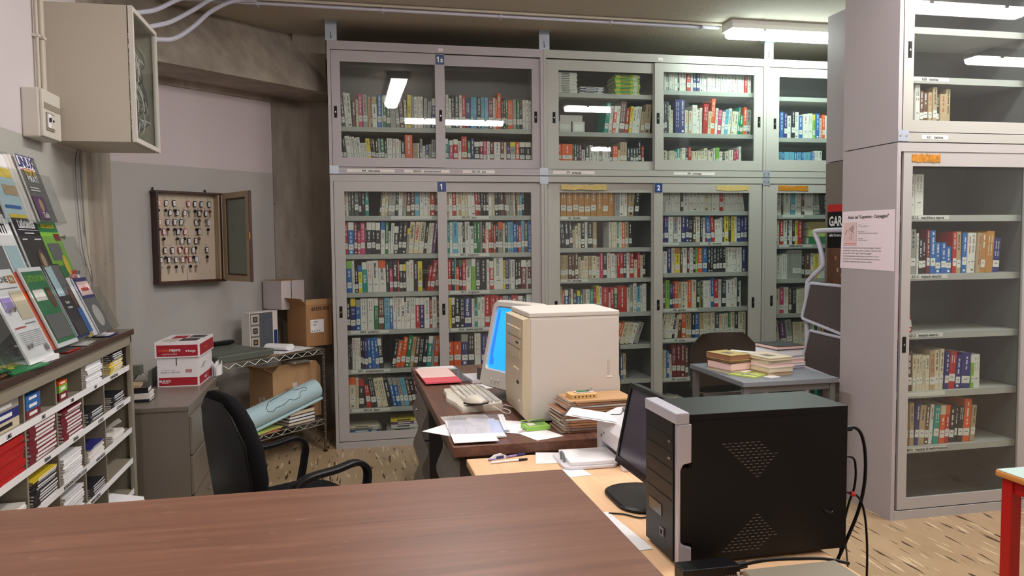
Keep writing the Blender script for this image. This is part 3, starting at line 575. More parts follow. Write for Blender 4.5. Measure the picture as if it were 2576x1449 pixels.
row(w_('fifth', 'right', b2), G2, .955, 1.72, .711, .925, Y0, 1812, "c70/400>13 c70/390>12 w60/370>9 k40/340>8 c50/340>7 cn50/360>4 _15 o60/390 e45/390 e45/390 k55/350 b65/390 e60/370 c60/370 c60/380 c60/370 d70/370 c60/340 w30/340 c50/350 v40/370 c60/370 k60/340 c60/370 c60/370")
row(w_('sixth', 'right', b2), G2, .955, 1.38, .396, .68, Y0, 1812, "k40/400 y35/410 w40/400 b40/390 w40/340<2 m70/480<1 m60/480 m60/480 n50/450 _280")
row(w_('bottom', 'right', b2), G2, .955, 1.20, .051, .33, Y0, 1812, "m90/250<6 m60/260<6 w40/330<7 c40/330<7 w40/330<8 c40/320<8 w50/310<9")
row(w_('middle', 'left', b2s), G2s, .50, .88, 2.339, 2.60, Y0, 1772, "t70/410>7 w60/370>6 wo50/370>6 w50/370>6 n100/430>6 r60/340>6 y50/370>6 w50/360>6 w90/370>6 e60/300>5 e100/400>5")
row(w_('bottom', 'left', b2s), G2s, .125, .88, 2.106, 2.30, Y0, 1772, "o60/250 o160/250 k20/250 v30/250 k35/240 u40/240 c50/180 d60/210 w50/240 w45/200 w35/190 g50/230 w35/190 w35/200 w40/200 k40/220 o75/230 c40/180 e100/290 d40/210 d40/210 d40/210 d40/210 k45/320 r35/240 _90")
row(w_('top', 'right', b2s), G2s, .965, 1.75, 2.678, 2.87, Y0, 1740, "w50/330 w30/330 g40/330 w40/330 w30/330 w50/330 k20/330 w50/330 w50/330 wr60/330 w30/330 i50/330 i50/330 "+rep('w48/330', 13)+" wr50/330 w50/330")
row(w_('middle', 'right', b2s), G2s, .965, 1.75, 2.346, 2.64, Y0, 1740, "d35/430 d35/430 d35/430 d25/430 c30/380 c35/320 _25 i75/460 i75/460 c50/320 c50/310>1 w80/390>1 w40/330>1 w40/360>1 r75/410>3 c50/310>3 o60/490>3 w40/360>4 p55/340>5 w45/310>5 s60/340>5 w45/360>5 c45/320>5 c60/320>5 t25/380>5 v55/270>3 o50/380>3 g80/350>2")
row(w_('bottom', 'right', b2s), G2s, .965, 1.75, 2.106, 2.32, Y0, 1740, "w35/230 c70/180 g40/170 c40/180 c35/180 w35/170 t50/210 c30/170 w55/220 k35/230 r45/230 c35/180 c60/180 c60/180 c50/180 c50/220 w30/190 c60/180 w30/220 l60/230 w55/180 k35/160 c60/180 w70/200 r40/190 p40/200 w40/250 _150")
# third bookcase of the back row
row(w_('middle', 'left', b3s), G3, 1.955, 2.55, 2.327, 2.62, Y0, 1323, "w50/280 i25/280 b45/280 i40/270 w45/240 k45/290 w50/280 b45/240 w60/260 w60/270 yl30/260 b50/270 w30/220 o35/260 w60/250 w60/240 c50/240")
row(w_('bottom', 'left', b3s), G3, 1.955, 2.40, 2.106, 2.29, Y0, 1323, "b40/140 s40/140 b20/140 s100/140 b30/140 s40/140 b20/140 s70/140 b40/140 w40/160 w35/160")
row(w_('top', 'left', b3), G3, 1.955, 2.62, 1.70, 1.95, Y0, 964, "w25/200 w30/200 n15/200 w50/200 s30/200 w40/200 n20/190 w60/200 g50/190<5 k60/170 w40/190 w40/190 w30/190")
row(w_('second', 'left', b3), G3, 1.955, 2.22, 1.456, 1.67, Y0, 964, "c50/190 r30/200 w30/190 k10/190 w30/210 k20/190 y20/190 r30/190")
row(w_('third', 'left', b3), G3, 1.955, 2.62, 1.172, 1.42, Y0, 964, "k20/190 w40/190 w40/200 g30/230 g70/240 k20/190 n40/200 w25/200 y30/190 w60/200 w40/200 w40/210 c40/200")
row(w_('fourth', 'left', b3), G3, 1.955, 2.55, .885, 1.13, Y0, 964, "c20/150 c25/200 p30/200 w30/210 n20/200 k25/200 c45/190 c50/200 c40/210 e40/200 c40/200 w40/200")
row(w_('fifth', 'left', b3), G3, 1.955, 2.50, .601, .84, Y0, 964, "k30/220<8 c30/220<8 u40/200<7 g40/230<6 c40/200 c40/200 c40/200 c40/200 e40/200 c40/200")
# near right-hand bookcase
YQ = YR+Y0+.005
row('bottom shelf, %s' % brs, GR, 1.415, 1.70, 2.106, 2.32, YQ, 1400, "c30/300 w40/310 w40/310 n30/240 n35/230 e30/230 e35/270 k20/210 e50/220 e35/260")
row('top shelf, %s' % br, GR, 1.405, 1.55, 1.622, 1.93, YQ, 1380, "n25/300 w30/300 w35/300 w60/300")
row('second shelf, %s' % br, GR, 1.405, 2.035, 1.308, 1.60, YQ, 1380, "g30/310 w25/315 w15/310 g45/330 w15/300 k30/260 k25/250 m25/330 b40/320 b40/230 b40/230 b40/200 r30/310 e35/310 b35/300>2 w30/300>2 w40/300>3 e30/300>3 a35/300>3 a60/310>3 i55/260>4")
row('third shelf, %s' % br, GR, 1.428, 1.495, .993, 1.28, YQ, 1380, "r35/330<6 r50/270<9")
row('fourth shelf, %s' % br, GR, 1.41, 1.93, .674, .95, YQ, 2300, "b55/510 e35/510 n60/510 c40/450 c35/450 c35/450 c35/440 c45/440 e60/500 c55/500 c50/510>2 i50/470>3 r80/470>4 i60/420>4 i110/450>3 wl35/420 w80/420")
row('fifth shelf, %s' % br, GR, 1.405, 1.90, .375, .655, YQ, 2300, "e45/540 e40/530 e45/530 e50/540 i45/540>4 e70/500>4 n50/500>4 w40/500>4 t65/480>4 co60/480>4 or50/480>4 k60/460>4 k30/460>4 k60/460>4 o80/540>4 e50/460>4")
for B in BOOKS:
    p = Vector((B['px'], B['y'], B['z']+B['h']/2)); B['sc'] = B['wd']*B['h']/(p-CAM).length_squared
BOOKS.sort(key=lambda B: -B['sc'])
NI = 262; SEEN = set()
rest = MB()
for n_, B in enumerate(BOOKS):
    rd = random.Random(B['seed'])
    if n_ < NI:
        mb = MB(); book_geo(mb, B['wd'], B['h'], B['dep'], B['cs'], B['st'], rd, B['ti'], B['M'])
        cs = B['cs']; cw = BN[cs[0]] if cs[0] == cs[-1] else BN[cs[0]]+' and '+BN[cs[-1]]
        tk = 'slim ' if B['wd'] < .018 else ('thick ' if B['wd'] > .036 else '')
        ln = ' leaning' if abs(B['a']) > .07 else ''
        i, m_ = B['i'], B['m']
        pos = (ordw(i)+' from left') if i <= m_/2 else ('last on the right' if i == m_-1 else ordw(m_-1-i)+' from right')
        lab = '%s%s%s book, %s, %s' % (tk, cw, ln, pos, B['where'])
        if len(lab.split()) > 16: lab = '%s book, %s, %s' % (cw, pos, B['where'])
        if len(lab.split()) > 16: lab = '%s book, %s, %s' % (BN[cs[0]], pos, B['where'])
        if lab in SEEN: lab = '%s spine, %s, %s' % (BN[cs[0]], pos, B['where']); print('DUP', lab)
        SEEN.add(lab)
        o = mb.build('book', base=B['M'] @ Vector((B['wd']/2, B['dep']/2, 0))); tag(o, lab, 'book', B['grp'])
    else: book_geo(rest, B['wd'], B['h'], B['dep'], B['cs'], B['st'], rd, B['ti'], B['M'])
o = rest.build('books'); tag(o, 'all the other small books standing behind the glass of the bookcases', 'books'); o['kind'] = 'stuff'
# ================================================================ LYING BOOKS AND BOXES IN THE BOOKCASES
def flat_book(cx, cy, z, L, W, h, col, rot=0, page='paper_off', M0=None, name=None):
    """a closed book lying flat: spine toward local -y; returns the builder"""
    M = RZ(cx, cy, z, rot); mb = MB(M); t = min(.003, h*.2)
    mb.box(-L/2, -W/2, 0, L/2, W/2, t, col); mb.box(-L/2, -W/2, h-t, L/2, W/2, h, col); mb.box(-L/2, -W/2, t, L/2, -W/2+.003, h-t, col)
    mb.box(-L/2+.003, -W/2+.003, t, L/2-.003, W/2-.004, h-t, page); return mb
PLACE = ['lowest', 'second from bottom', 'third from bottom', 'fourth from bottom', 'fifth from bottom', 'sixth from bottom', 'seventh from bottom', 'eighth from bottom', 'ninth from bottom', 'tenth from bottom', 'eleventh from bottom', 'twelfth from bottom', 'thirteenth from bottom', 'fourteenth from bottom']
rd = random.Random(11)
def pile(specs, cx, cy, z, where, grp, cat='book', name='book', rot=0):
    n = len(specs)
    for i, (c_, L, W, h) in enumerate(specs):
        mb = flat_book(cx+rd.uniform(-.006, .006), cy+rd.uniform(-.004, .004), z, L, W, h, 'cover_'+c_, rot+rd.uniform(-.03, .03))
        e = -W/2-.0004; mb.add([(-L*.3, e, h*.3), (L*.12, e, h*.3), (L*.12, e, h*.7), (-L*.3, e, h*.7)], [(0, 1, 2, 3)], 'white_ink' if c_ in 'nkdrmbiuo' else 'ink')
        mb.add([(L*.24, e, h*.1), (L*.4, e, h*.1), (L*.4, e, h*.9), (L*.24, e, h*.9)], [(0, 1, 2, 3)], 'label_paper')
        p = 'topmost' if i == n-1 else PLACE[i]
        onemesh(mb, name, '%s %s lying flat, %s of %s' % (BN[c_], cat, p, where), cat, grp); z += h+.0006
gp = 'books lying flat on the bottom shelf of bookcase 1'
pile([('o', .24, .18, .022), ('y', .23, .17, .018), ('b', .22, .17, .022), ('g', .24, .18, .014), ('c', .22, .17, .014)], -1.37, .17, .052, 'the left pile, bottom of leftmost bookcase', gp)
pile([('w', .28, .19, .022), ('w', .26, .19, .02), ('g', .28, .2, .018), ('w', .22, .18, .024), ('u', .22, .17, .02), ('y', .24, .17, .022)], -1.06, .17, .052, 'the right pile, bottom of leftmost bookcase', gp)
gp = 'journals lying flat in the middle upper bookcase'
pile([('w', .14, .2, .012)]*0+[('w', .155, .2, .0125)]*12, .21, .18, 2.636, 'white pile, middle upper bookcase', gp, 'journal', 'journal')
pile([('w', .19, .2, .009), ('g', .19, .2, .008), ('i', .19, .2, .008), ('w', .19, .2, .008), ('i', .19, .2, .008), ('w', .19, .2, .009)], .41, .18, 2.636, 'low white pile beside lime pile', gp, 'journal', 'journal')
pile([('l' if q_ % 3 else 'y', .20, .2, .0105) for q_ in range(14)], .70, .18, 2.636, 'lime green pile, middle upper bookcase', gp, 'journal', 'journal')
gp = 'green volumes lying beside the stepladder'
for k, c_ in enumerate(('v', 'g', 'e')):
    mb = flat_book(2.42, .18, 1.457+k*.062, .26, .2, .06, 'book_green' if k == 1 else ('cover_v' if k == 0 else 'glue_pale'), 0)
    onemesh(mb, 'binder', 'greenish %s box file lying flat, %s of three, right back bookcase' % (('dark', 'pale', 'tan')[k], PLACE[k] if k < 2 else 'topmost'), 'box file', 'box files lying in the right back bookcase')
b = MB(); b.box(.14, .07, 2.340, .235, .24, 2.42, 'white_card'); b.box(.14, .068, 2.36, .235, .07, 2.40, 'label_paper'); onemesh(b, 'card_box', 'small white card box at the left end, middle upper bookcase', 'box')
b = MB(); b.box(.25, .07, 2.340, .345, .24, 2.42, 'paper_off'); b.box(.262, .068, 2.35, .333, .07, 2.40, 'white_ink'); onemesh(b, 'card_box', 'small off-white card box, second along, middle upper bookcase', 'box')
b = MB(); b.box(.15, .08, 2.4215, .33, .24, 2.47, 'white_card'); onemesh(b, 'card_box', 'flat white box lying across two small boxes, middle upper bookcase', 'box')

# ================================================================ KEY CABINET (angled wall)
def twp(u, v, z): return TW @ Vector((u, -v, z))
t = thing('key_cabinet', 'open wooden key cabinet full of tagged keys on the angled wall', 'key cabinet', twp(.52, .03, 1.24))
u0, u1, z0, z1, dp = .262, .745, 1.243, 1.868, .075
b = MB(TW); s = .014
b.box(u0, -dp, z0, u0+s, 0, z1, 'frame_wood'); b.box(u1-s, -dp, z0, u1, 0, z1, 'frame_wood'); b.box(u0-.006, -dp-.004, z1-s, u1+.012, 0, z1, 'frame_wood'); b.box(u0-.002, -dp-.004, z0-.004, u1+.022, 0, z0+s, 'frame_wood')
b.box(u1-s-.012, -dp+.002, z0+s, u1-s, -.018, z1-s, 'cream_wood')
b.build('case', t)
b = MB(TW); b.box(u0+s, -.018, z0+s, u1-s, -.002, z1-s, 'key_cream'); b.box(.50, -.0188, z0+s, .502, -.018, z0+.10, 'ink'); b.build('hook_board', t)
HK = []
for r in range(9):
    zz = z1-.045-r*.064; n = 8 if r % 2 == 0 else 7
    for k in range(n): HK.append((u0+.045+k*.052+(0 if r % 2 == 0 else .026), zz, r, k))
hk = MB(TW)
for (u, zz, r, k) in HK: hk.tube([(u, -.018, zz), (u, -.026, zz-.002), (u, -.029, zz+.004)], .0012, 'steel', 5)
o = hk.build('hooks', t)
for k, u in enumerate((.275, .66)):
    b = MB(TW); b.tube([(u, -.012, z1), (u, -.012, z1+.022)], .006, 'ink', 8); b.build('wall_hook', t)
# door, swung fully open on the right side
Hn = twp(u1+.004, dp+.004, 0); Fr = Vector((-2.118, -.208, 0)); dv = (Fr-Hn); dw = dv.length; da = math.atan2(dv.y, dv.x)
TD = RZ(Hn.x, Hn.y, 0, da)
b = MB(TD); fr = .05; z0d, z1d = 1.246, 1.866; th = .018
b.box(0, 0, z0d, fr, th, z1d, 'cream_wood'); b.box(dw-fr, 0, z0d, dw, th, z1d, 'cream_wood'); b.box(fr, 0, z0d, dw-fr, th, z0d+fr*.8, 'cream_wood'); b.box(fr, 0, z1d-fr*.8, dw-fr, th, z1d, 'cream_wood')
b.box(dw, -.001, z0d, dw+.006, th+.001, z1d, 'frame_wood'); b.box(fr, .004, z0d+fr*.8, fr+.012, th-.003, z1d-fr*.8, 'frame_wood'); b.box(fr, .004, z1d-fr*.8-.012, dw-fr, th-.003, z1d-fr*.8, 'frame_wood'); b.box(fr, .004, z0d+fr*.8, dw-fr, th-.003, z0d+fr*.8+.012, 'frame_wood')
do = b.build('door', t)
MB(TD).box(fr, .007, z0d+fr*.8, dw-fr, .010, z1d-fr*.8, 'frosted').build('glass_pane', do)
MB(TD).box(dw-.03, -.004, 1.54, dw+.009, .001, 1.585, 'brass').build('lock', do)
# the keys
kd = random.Random(5)
def key_mesh(tagm, bow):
    mb = MB()
    mb.tube(arc([(0, -.026, 0), (.006, -.027, -.008), (0, -.027, -.016), (-.006, -.027, -.008), (0, -.026, 0)], 4), .0008, 'steel', 5, cap=False)
    mb.prism([(-.010, -.016), (.010, -.016), (.0115, -.024), (.0115, -.050), (.008, -.058), (-.008, -.058), (-.0115, -.050), (-.0115, -.024)], 'y', -.031, -.027, tagm)
    mb.box(-.0085, -.0318, -.053, .0085, -.031, -.022, 'paper')
    mb.box(-.003, -.0322, -.046, -.001, -.0318, -.029, 'grey_ink')
    mb.tube([(0, -.0275, -.056), (0, -.0275, -.078)], .0012, 'steel', 5)
    mb.prism([(.011*math.cos(a*pi/4), -.086+.011*math.sin(a*pi/4)) for a in range(8)], 'y', -.029, -.026, bow)
    mb.box(-.0028, -.0285, -.125, .0028, -.0265, -.096, 'steel'); mb.box(-.005, -.0285, -.12, -.0028, -.0265, -.108, 'steel')
    return mb
TAGS = ['black_plastic']*5+['steel', 'galv', 'cover_r', 'cover_u', 'cover_o', 'cover_t', 'drawer_dark']
TGN = {'black_plastic': 'black-rimmed', 'steel': 'silvery', 'galv': 'pale', 'cover_r': 'red', 'cover_u': 'purple', 'cover_o': 'orange', 'cover_t': 'teal', 'drawer_dark': 'dark grey'}
PROTO = {}
skip = {(0, 3), (1, 0), (1, 4), (2, 4), (2, 6), (3, 1), (3, 6), (4, 0), (4, 1), (4, 2), (4, 6), (4, 7), (5, 5), (6, 7), (6, 6), (7, 0), (7, 1), (7, 2), (7, 3), (7, 4), (7, 5), (7, 6), (3, 4)}
RW = ['top', 'second', 'third', 'fourth', 'fifth', 'sixth', 'seventh']
for (u, zz, r, k) in HK:
    if r > 6 or (r, k) in skip or r == 6 and k in (6, 7): continue
    tm = kd.choice(TAGS); bw = kd.choice(('black_plastic', 'steel', 'black_plastic', 'cover_n'))
    if (tm, bw) not in PROTO:
        o = key_mesh(tm, bw).build('key', base=(0, 0, 0)); PROTO[(tm, bw)] = o.data
    else: o = bpy.data.objects.new('key', PROTO[(tm, bw)]); C.objects.link(o)
    o.matrix_world = TW @ Matrix.Translation((u, -.0+kd.uniform(-.004, 0)-(.004 if r % 2 else 0), zz)) @ Matrix.Rotation(kd.uniform(-.12, .12), 4, 'Y')
    tag(o, 'key with %s tag, hook %s from left, %s row of key cabinet' % (TGN[tm], ORD[k], RW[r]), 'key', 'keys hanging in the key cabinet')

# ================================================================ WIRE SHELF in the corner
F0 = Vector((-1.655, -.03, 0)); SA = math.radians(225)
TS = Matrix.Translation(F0) @ Matrix.Rotation(math.radians(45), 4, 'Z')     # local -x runs left along the front edge, +y toward the wall
SL, SD = .90, .44
t = thing('wire_shelving', 'chrome wire shelving unit standing in the corner before the angled wall', 'shelving unit', TS @ Vector((-SL/2, SD/2, 0)))
for nm, zt in (('wire_shelf', .748), ('wire_shelf', .238)):
    b = MB(TS)
    for y in (0, SD):
        b.tube([(-SL, y, zt), (0, y, zt)], .0035, 'steel', 6); b.tube([(-SL, y, zt-.034), (0, y, zt-.034)], .003, 'steel', 6)
        n = 18; zz = [(-SL+SL*i/n, y, zt-.002 if i % 2 else zt-.032) for i in range(n+1)]; b.tube(zz, .0022, 'steel', 5)
    for x in (-SL, 0): b.tube([(x, 0, zt), (x, SD, zt)], .0035, 'steel', 6); b.tube([(x, 0, zt-.034), (x, SD, zt-.034)], .003, 'steel', 6)
    for i in range(1, 36): b.tube([(-SL*i/36, 0, zt+.001), (-SL*i/36, SD, zt+.001)], .0016, 'steel', 4, cap=False)
    for y in (.15, .30): b.tube([(-SL, y, zt-.003), (0, y, zt-.003)], .003, 'steel', 5)
    b.build(nm, t)
for x in (-SL, 0):
    for y in (0, SD):
        b = MB(TS); b.tube([(x, y, .0), (x, y, .752)], .011, 'dark_steel', 10); b.tube([(x, y, 0), (x, y, .012)], .014, 'black_plastic', 10); b.tube([(x, y, .752), (x, y, .757)], .0115, 'black_plastic', 10)
        for k in range(14): b.tube([(x, y, .1+k*.045), (x, y, .103+k*.045)], .0118, 'steel', 10)
        b.build('post', t)
ZT, ZB = .7505, .2405
def carton(mb, x0, y0, z0, x1, y1, z1, m, tape=True):
    mb.box(x0, y0, z0, x1, y1, z1, m)
# brown box 60132-924 : near corner, faces turned
TB = RZ(-1.775, .075, 0, math.radians(33))
t = thing('cardboard_box', 'brown cardboard box printed 60132-924 on top of the wire shelving', 'cardboard box', TB @ Vector((.1, .13, ZT)))
b = MB(TB); b.box(0, 0, ZT, .215, .27, ZT+.305, 'cardboard')
b.text('60132-924', .036, TF(.118, -.0008, ZT+.262), 'ink', sx=.95)
b.build('carton', t)
b = MB(TB); b.prism([(0, ZT+.305), (-.045, ZT+.352), (-.042, ZT+.353), (.003, ZT+.305)], 'y', -.01, .27, 'cardboard'); b.build('flap', t)
b = MB(TB); b.prism([(0, ZT+.305), (-.004, ZT+.345), (0, ZT+.345), (.003, ZT+.305)], 'x', 0, .215, 'cardboard_pale'); b.build('flap', t)
b = MB(TB); b.box(.035, -.0015, ZT+.10, .145, 0, ZT+.195, 'paper')
for k in range(4): b.box(.042, -.002, ZT+.18-k*.012, .05, -.0015, ZT+.183-k*.012, 'ink'); b.box(.058, -.002, ZT+.18-k*.010, .10-k*.008, -.0015, ZT+.183-k*.010, 'ink')
for k in range(4): b.box(.045+k*.02, -.002, ZT+.108, .053+k*.02, -.0015, ZT+.116, 'grey_ink')
b.build('shipping_label', t)
# product box and the white carton on it
TP = RZ(-2.165, .055, 0, math.radians(45))
t = thing('product_box', 'upright slate blue product box with small pictures behind the papers', 'box', TP @ Vector((.14, .05, ZT)))
b = MB(TP); b.box(0, 0, ZT, .25, .09, ZT+.262, 'paper_off'); b.build('carton', t)
b = MB(TP); b.box(.006, -.001, ZT+.004, .205, 0, ZT+.256, 'cab_brown'); b.box(.09, -.0018, ZT+.01, .202, -.001, ZT+.25, 'slate')
for k in range(3):
    b.box(.012, -.002, ZT+.175-k*.083, .082, -.001, ZT+.245-k*.083, 'crt_shell'); b.box(.028, -.0026, ZT+.19-k*.083, .068, -.002, ZT+.23-k*.083, 'ink'); b.box(.036, -.0032, ZT+.198-k*.083, .06, -.0026, ZT+.222-k*.083, 'cab_brown' if k < 2 else 'cardboard')
for k in range(16): b.box(.12, -.0026, ZT+.03+k*.0135, .19-(k % 3)*.01, -.0018, ZT+.034+k*.0135, 'cab_inner')
b.box(.215, -.0012, ZT+.01, .245, 0, ZT+.12, 'sign_blue'); b.build('printed_front', t)
TQ = RZ(-2.0, .14, 0, math.radians(40))
t = thing('white_carton', 'plain white carton standing on the slate blue product box', 'box', TQ @ Vector((-.06, .08, ZT+.263)))
TQ2 = RZ(-1.955, .225, 0, math.radians(38)); zc = ZT+.263
b = MB(TQ2); b.box(0, 0, zc, .20, .24, zc+.215, 'white_card'); b.box(.01, .005, zc+.2155, .19, .23, zc+.218, 'cardboard'); b.build('carton', t)
b = MB(TQ2); b.box(.085, -.0015, zc+.02, .09, 0, zc+.216, 'ink'); b.build('flap_seam', t)
# flat grey-green device
TG = TS @ Matrix.Translation((-.80, .10, 0)) @ Matrix.Rotation(math.radians(3), 4, 'Z')
t = thing('flatbed_device', 'flat grey-green flatbed device lying on top of the wire shelving', 'device', TG @ Vector((.2, .14, ZT)))
b = MB(TG); b.box(-.06, -.07, ZT, .40, .27, ZT+.045, 'scan_green'); b.build('base', t, bevel=.006)
b = MB(TG); b.prism([(.0, ZT+.0455), (.27, ZT+.0455), (.27, ZT+.075), (.02, ZT+.058)], 'x', -.05, .30, 'scan_green'); b.build('lid', t)
b = MB(TG); b.box(.14, .20, ZT+.076, .30, .25, ZT+.10, 'black_plastic'); b.build('hinge_bar', t, bevel=.004)
b = MB(TG); b.tube(arc([(-.02, .2, ZT+.07), (.05, .15, ZT+.085), (.10, .2, ZT+.075), (.16, .22, ZT+.09)]), .003, 'black_plastic', 6); b.build('cord', t)
# papers on the shelf
gp = 'papers on top of the wire shelving'
def sheet(M, L, W, m='paper', curl=0, n=6, th=.0006, amp=None):
    mb = MB(M); rings = []
    for i in range(n+1):
        x = -L/2+L*i/n; z = curl*((i/n)**2) if amp is None else amp*math.sin(i/n*pi)
        rings.append([(x, -W/2, z), (x, W/2, z), (x, W/2, z+th), (x, -W/2, z+th)])
    mb.loft(rings, m, True, False); return mb
for k, (x, y, z, a, m, lab) in enumerate(((-.30, .13, .0, .1, 'cardboard', 'orange-brown folder under the white papers'), (-.28, .14, .004, -.1, 'paper_off', 'off-white sheet above the brown folder'), (-.25, .13, .006, .15, 'paper', 'white sheet on the loose papers'), (-.2, .14, .008, -.05, 'paper', 'topmost white sheet of the loose papers'))):
    onemesh(sheet(TS @ RZ(x, y, ZT+z, a), .30, .21, m, th=.003 if k == 0 else .0008), 'paper_sheet', lab+' on wire shelving', 'paper', gp)
b = MB(TS @ RZ(-.27, .15, ZT+.012, .25)); rings = []
for i in range(17):
    a = i/16*2*pi; rings.append((.05*math.cos(a), .022+.022*math.sin(a)))
b.prism(rings[:16], 'y', -.09, .09, 'paper', True); onemesh(b, 'rolled_paper', 'flattened roll of white paper lying on the loose papers', 'paper roll')
# carton on the lower shelf
TC = RZ(-2.00, -.13, 0, math.radians(38))
t = thing('cardboard_box', 'big brown cardboard box with open flaps on the lower wire shelf', 'cardboard box', TC @ Vector((.0, .2, ZB)))
b = MB(TC); b.box(0, 0, ZB, .40, .30, ZB+.36, 'cardboard_pale'); b.text('MEDI', .03, TF(.13, -.0008, ZB+.22), 'cardboard'); b.build('carton', t)
b = MB(TC); b.prism([(0, ZB+.36), (.05, ZB+.405), (.36, ZB+.41), (.40, ZB+.36)], 'y', 0, .003, 'cardboard_pale'); b.build('flap', t)
b = MB(TC); b.prism([(0, ZB+.36), (-.07, ZB+.40), (-.068, ZB+.403), (.002, ZB+.363)], 'y', 0, .28, 'cardboard'); b.build('flap', t)
b = MB(TC); b.box(.16, -.001, ZB+.20, .20, .0, ZB+.27, 'white_card'); b.box(-.001, .1, ZB+.05, 0, .13, ZB+.18, 'white_card'); b.box(-.001, .15, ZB+.05, 0, .18, ZB+.17, 'white_card'); b.build('label', t)
b = MB(TC @ Matrix.Translation((.14, -.05, ZB+.413))); b.box(0, 0, 0, .16, .1, .006, 'crt_shell'); b.box(.02, -.001, .002, .14, .0, .005, 'ink'); onemesh(b, 'leaflet', 'small grey leaflet lying on the flap of the lower cardboard box', 'leaflet')
# four books under the poster roll
z = ZB
for k, (m, h, lab) in enumerate((('cab_brown', .022, 'grey-brown'), ('cover_k', .022, 'black, white-paged'), ('cover_k', .022, 'black'), ('cover_n', .030, 'brown cream-paged'))):
    mb = flat_book(0, 0, z, .24, .17, h, m, 0, 'paper' if k in (1, 2) else 'cover_c')
    mb = MB(RZ(-1.865, -.09, z, math.radians(225+(k-1.5)*2))); L, W = .235, .17
    mb.box(-L/2, -W/2, 0, L/2, W/2, .003, m); mb.box(-L/2, -W/2, h-.003, L/2, W/2, h, m); mb.box(-L/2, -W/2, .003, L/2, -W/2+.003, h-.003, m); mb.box(-L/2+.003, -W/2+.003, .003, L/2-.003, W/2-.002, h-.003, 'paper' if k in (1, 2) else 'cover_c')
    onemesh(mb, 'book', '%s hardback, %s of four under the pale blue roll' % (lab, ['lowest', 'second from bottom', 'third from bottom', 'topmost'][k]), 'book', 'hardbacks on the lower wire shelf'); z += h+.0005
ztop = z
for k, (m, lab) in enumerate((('cover_e', 'tan'), ('cover_r', 'red-edged'), ('book_green', 'green and yellow'))):
    onemesh(sheet(TS @ RZ(-.56+.02*k, .09, ZB+.001+k*.006, .1*k), .28, .2, m, th=.005), 'magazine', '%s magazine on the lower wire shelf behind the chair' % lab, 'magazine', 'magazines on the lower wire shelf')
# pale blue poster roll with its curled edge
P0, P1 = Vector((-2.175, -.455, .330)), Vector((-1.72, .0, .455)); ax_ = (P1-P0).normalized()
t = thing('rolled_poster', 'big pale blue rolled poster with an outline drawing on the lower wire shelf', 'poster roll', (P0+P1)/2)
Rr = .072; side = Vector((.55, -.83, 0)); side = (side-ax_*side.dot(ax_)).normalized(); upv = side.cross(ax_).normalized()
if upv.z < 0: upv = -upv
def rp(s, a, r=Rr): return P0+(P1-P0)*s+side*(r*math.cos(a))+upv*(r*math.sin(a))
b = MB(); n = 28
b.loft([[rp(s, 2*pi*k/n) for k in range(n)] for s in (0, 1)], 'light_blue_sheet', False); b.loft([[rp(s, 2*pi*k/n, Rr-.002) for k in range(n)][::-1] for s in (0, 1)], 'light_blue_sheet', False)
b.build('sheet_roll', t)
b = MB(); b.tube([rp(0, -1.0, Rr+.012), rp(1.04, -1.0, Rr+.012)], .011, 'light_blue_sheet', 12); b.build('curled_edge', t)
b = MB(); out = [(.20, 1.1), (.24, 1.35), (.40, 1.5), (.62, 1.75), (.66, 1.3), (.78, 1.2), (.80, 1.0), (.76, .75), (.74, .95), (.68, .85), (.64, .45), (.56, .42), (.50, .7), (.40, .45), (.28, .5), (.22, .3), (.16, .5), (.16, .85), (.20, 1.1)]
b.tube([rp(s, a-.2, Rr+.001) for s, a in [(.12+.88*p_[0], p_[1]) for p_ in out]], .0018, 'ink', 5)
rr_ = random.Random(2)
for k in range(26):
    s = rr_.uniform(.1, .9); a = rr_.uniform(-.4, 1.6); l = rr_.uniform(.01, .06); b.tube([rp(s, a, Rr+.0004), rp(s+l, a, Rr+.0004)], .0005, 'grey_ink', 4)
b.build('outline_drawing', t)

# ================================================================ GREY METAL CABINET with paper carton
t = thing('metal_cabinet', 'low taupe metal cabinet with a glossy top under the paper carton', 'cabinet', (-2.52, -1.15, 0))
b = MB(); b.box(-2.79, -1.645, 0, -2.268, -.80, .675, 'taupe_metal'); b.build('body', t)
b = MB(); b.box(-2.79, -1.65, .675, -2.262, -.79, .70, 'taupe_metal'); b.build('top', t, bevel=.003)
for k in range(3):
    b = MB(); z_ = .45-k*.205; b.box(-2.268, -1.635, z_, -2.252, -.81, z_+.195, 'taupe_metal'); d = b.build('drawer', t, bevel=.003)
    b = MB(); b.box(-2.252, -1.28, z_+.12, -2.238, -1.16, z_+.135, 'steel'); b.build('drawer_handle', d, bevel=.002)
Tb = RZ(-2.541, -1.068, 0, math.radians(-2)); z0 = .7005
t = thing('paper_carton', 'white and dark red carton of copy paper standing on the taupe cabinet', 'box', (-2.42, -.9, z0))
b = MB(Tb); b.box(.004, .004, z0, .226, .37, z0+.165, 'carton_white')
b.box(.012, .0032, z0+.006, .218, .004, z0+.052, 'carton_red'); b.text('BURGO', .018, TF(.045, .0028, z0+.026), 'white_ink'); b.box(.028, .003, z0+.019, .062, .0032, z0+.021, 'white_ink')
b.text('80 g/m² 5 x 500 x A4', .0125, TF(.074, .0036, z0+.078), 'ink', sx=.9); b.text('Uncoated free sheet paper', .007, TF(.07, .0036, z0+.094), 'grey_ink', sx=.9)
for k in range(12): b.box(.155+k*.003, .0034, z0+.078, .1565+k*.003, .004, z0+.098, 'carton_red')
b.box(.105, .0034, z0+.12, .11, .004, z0+.165, 'ink')
b.box(.226, .02, z0+.006, .2268, .36, z0+.052, 'carton_red')
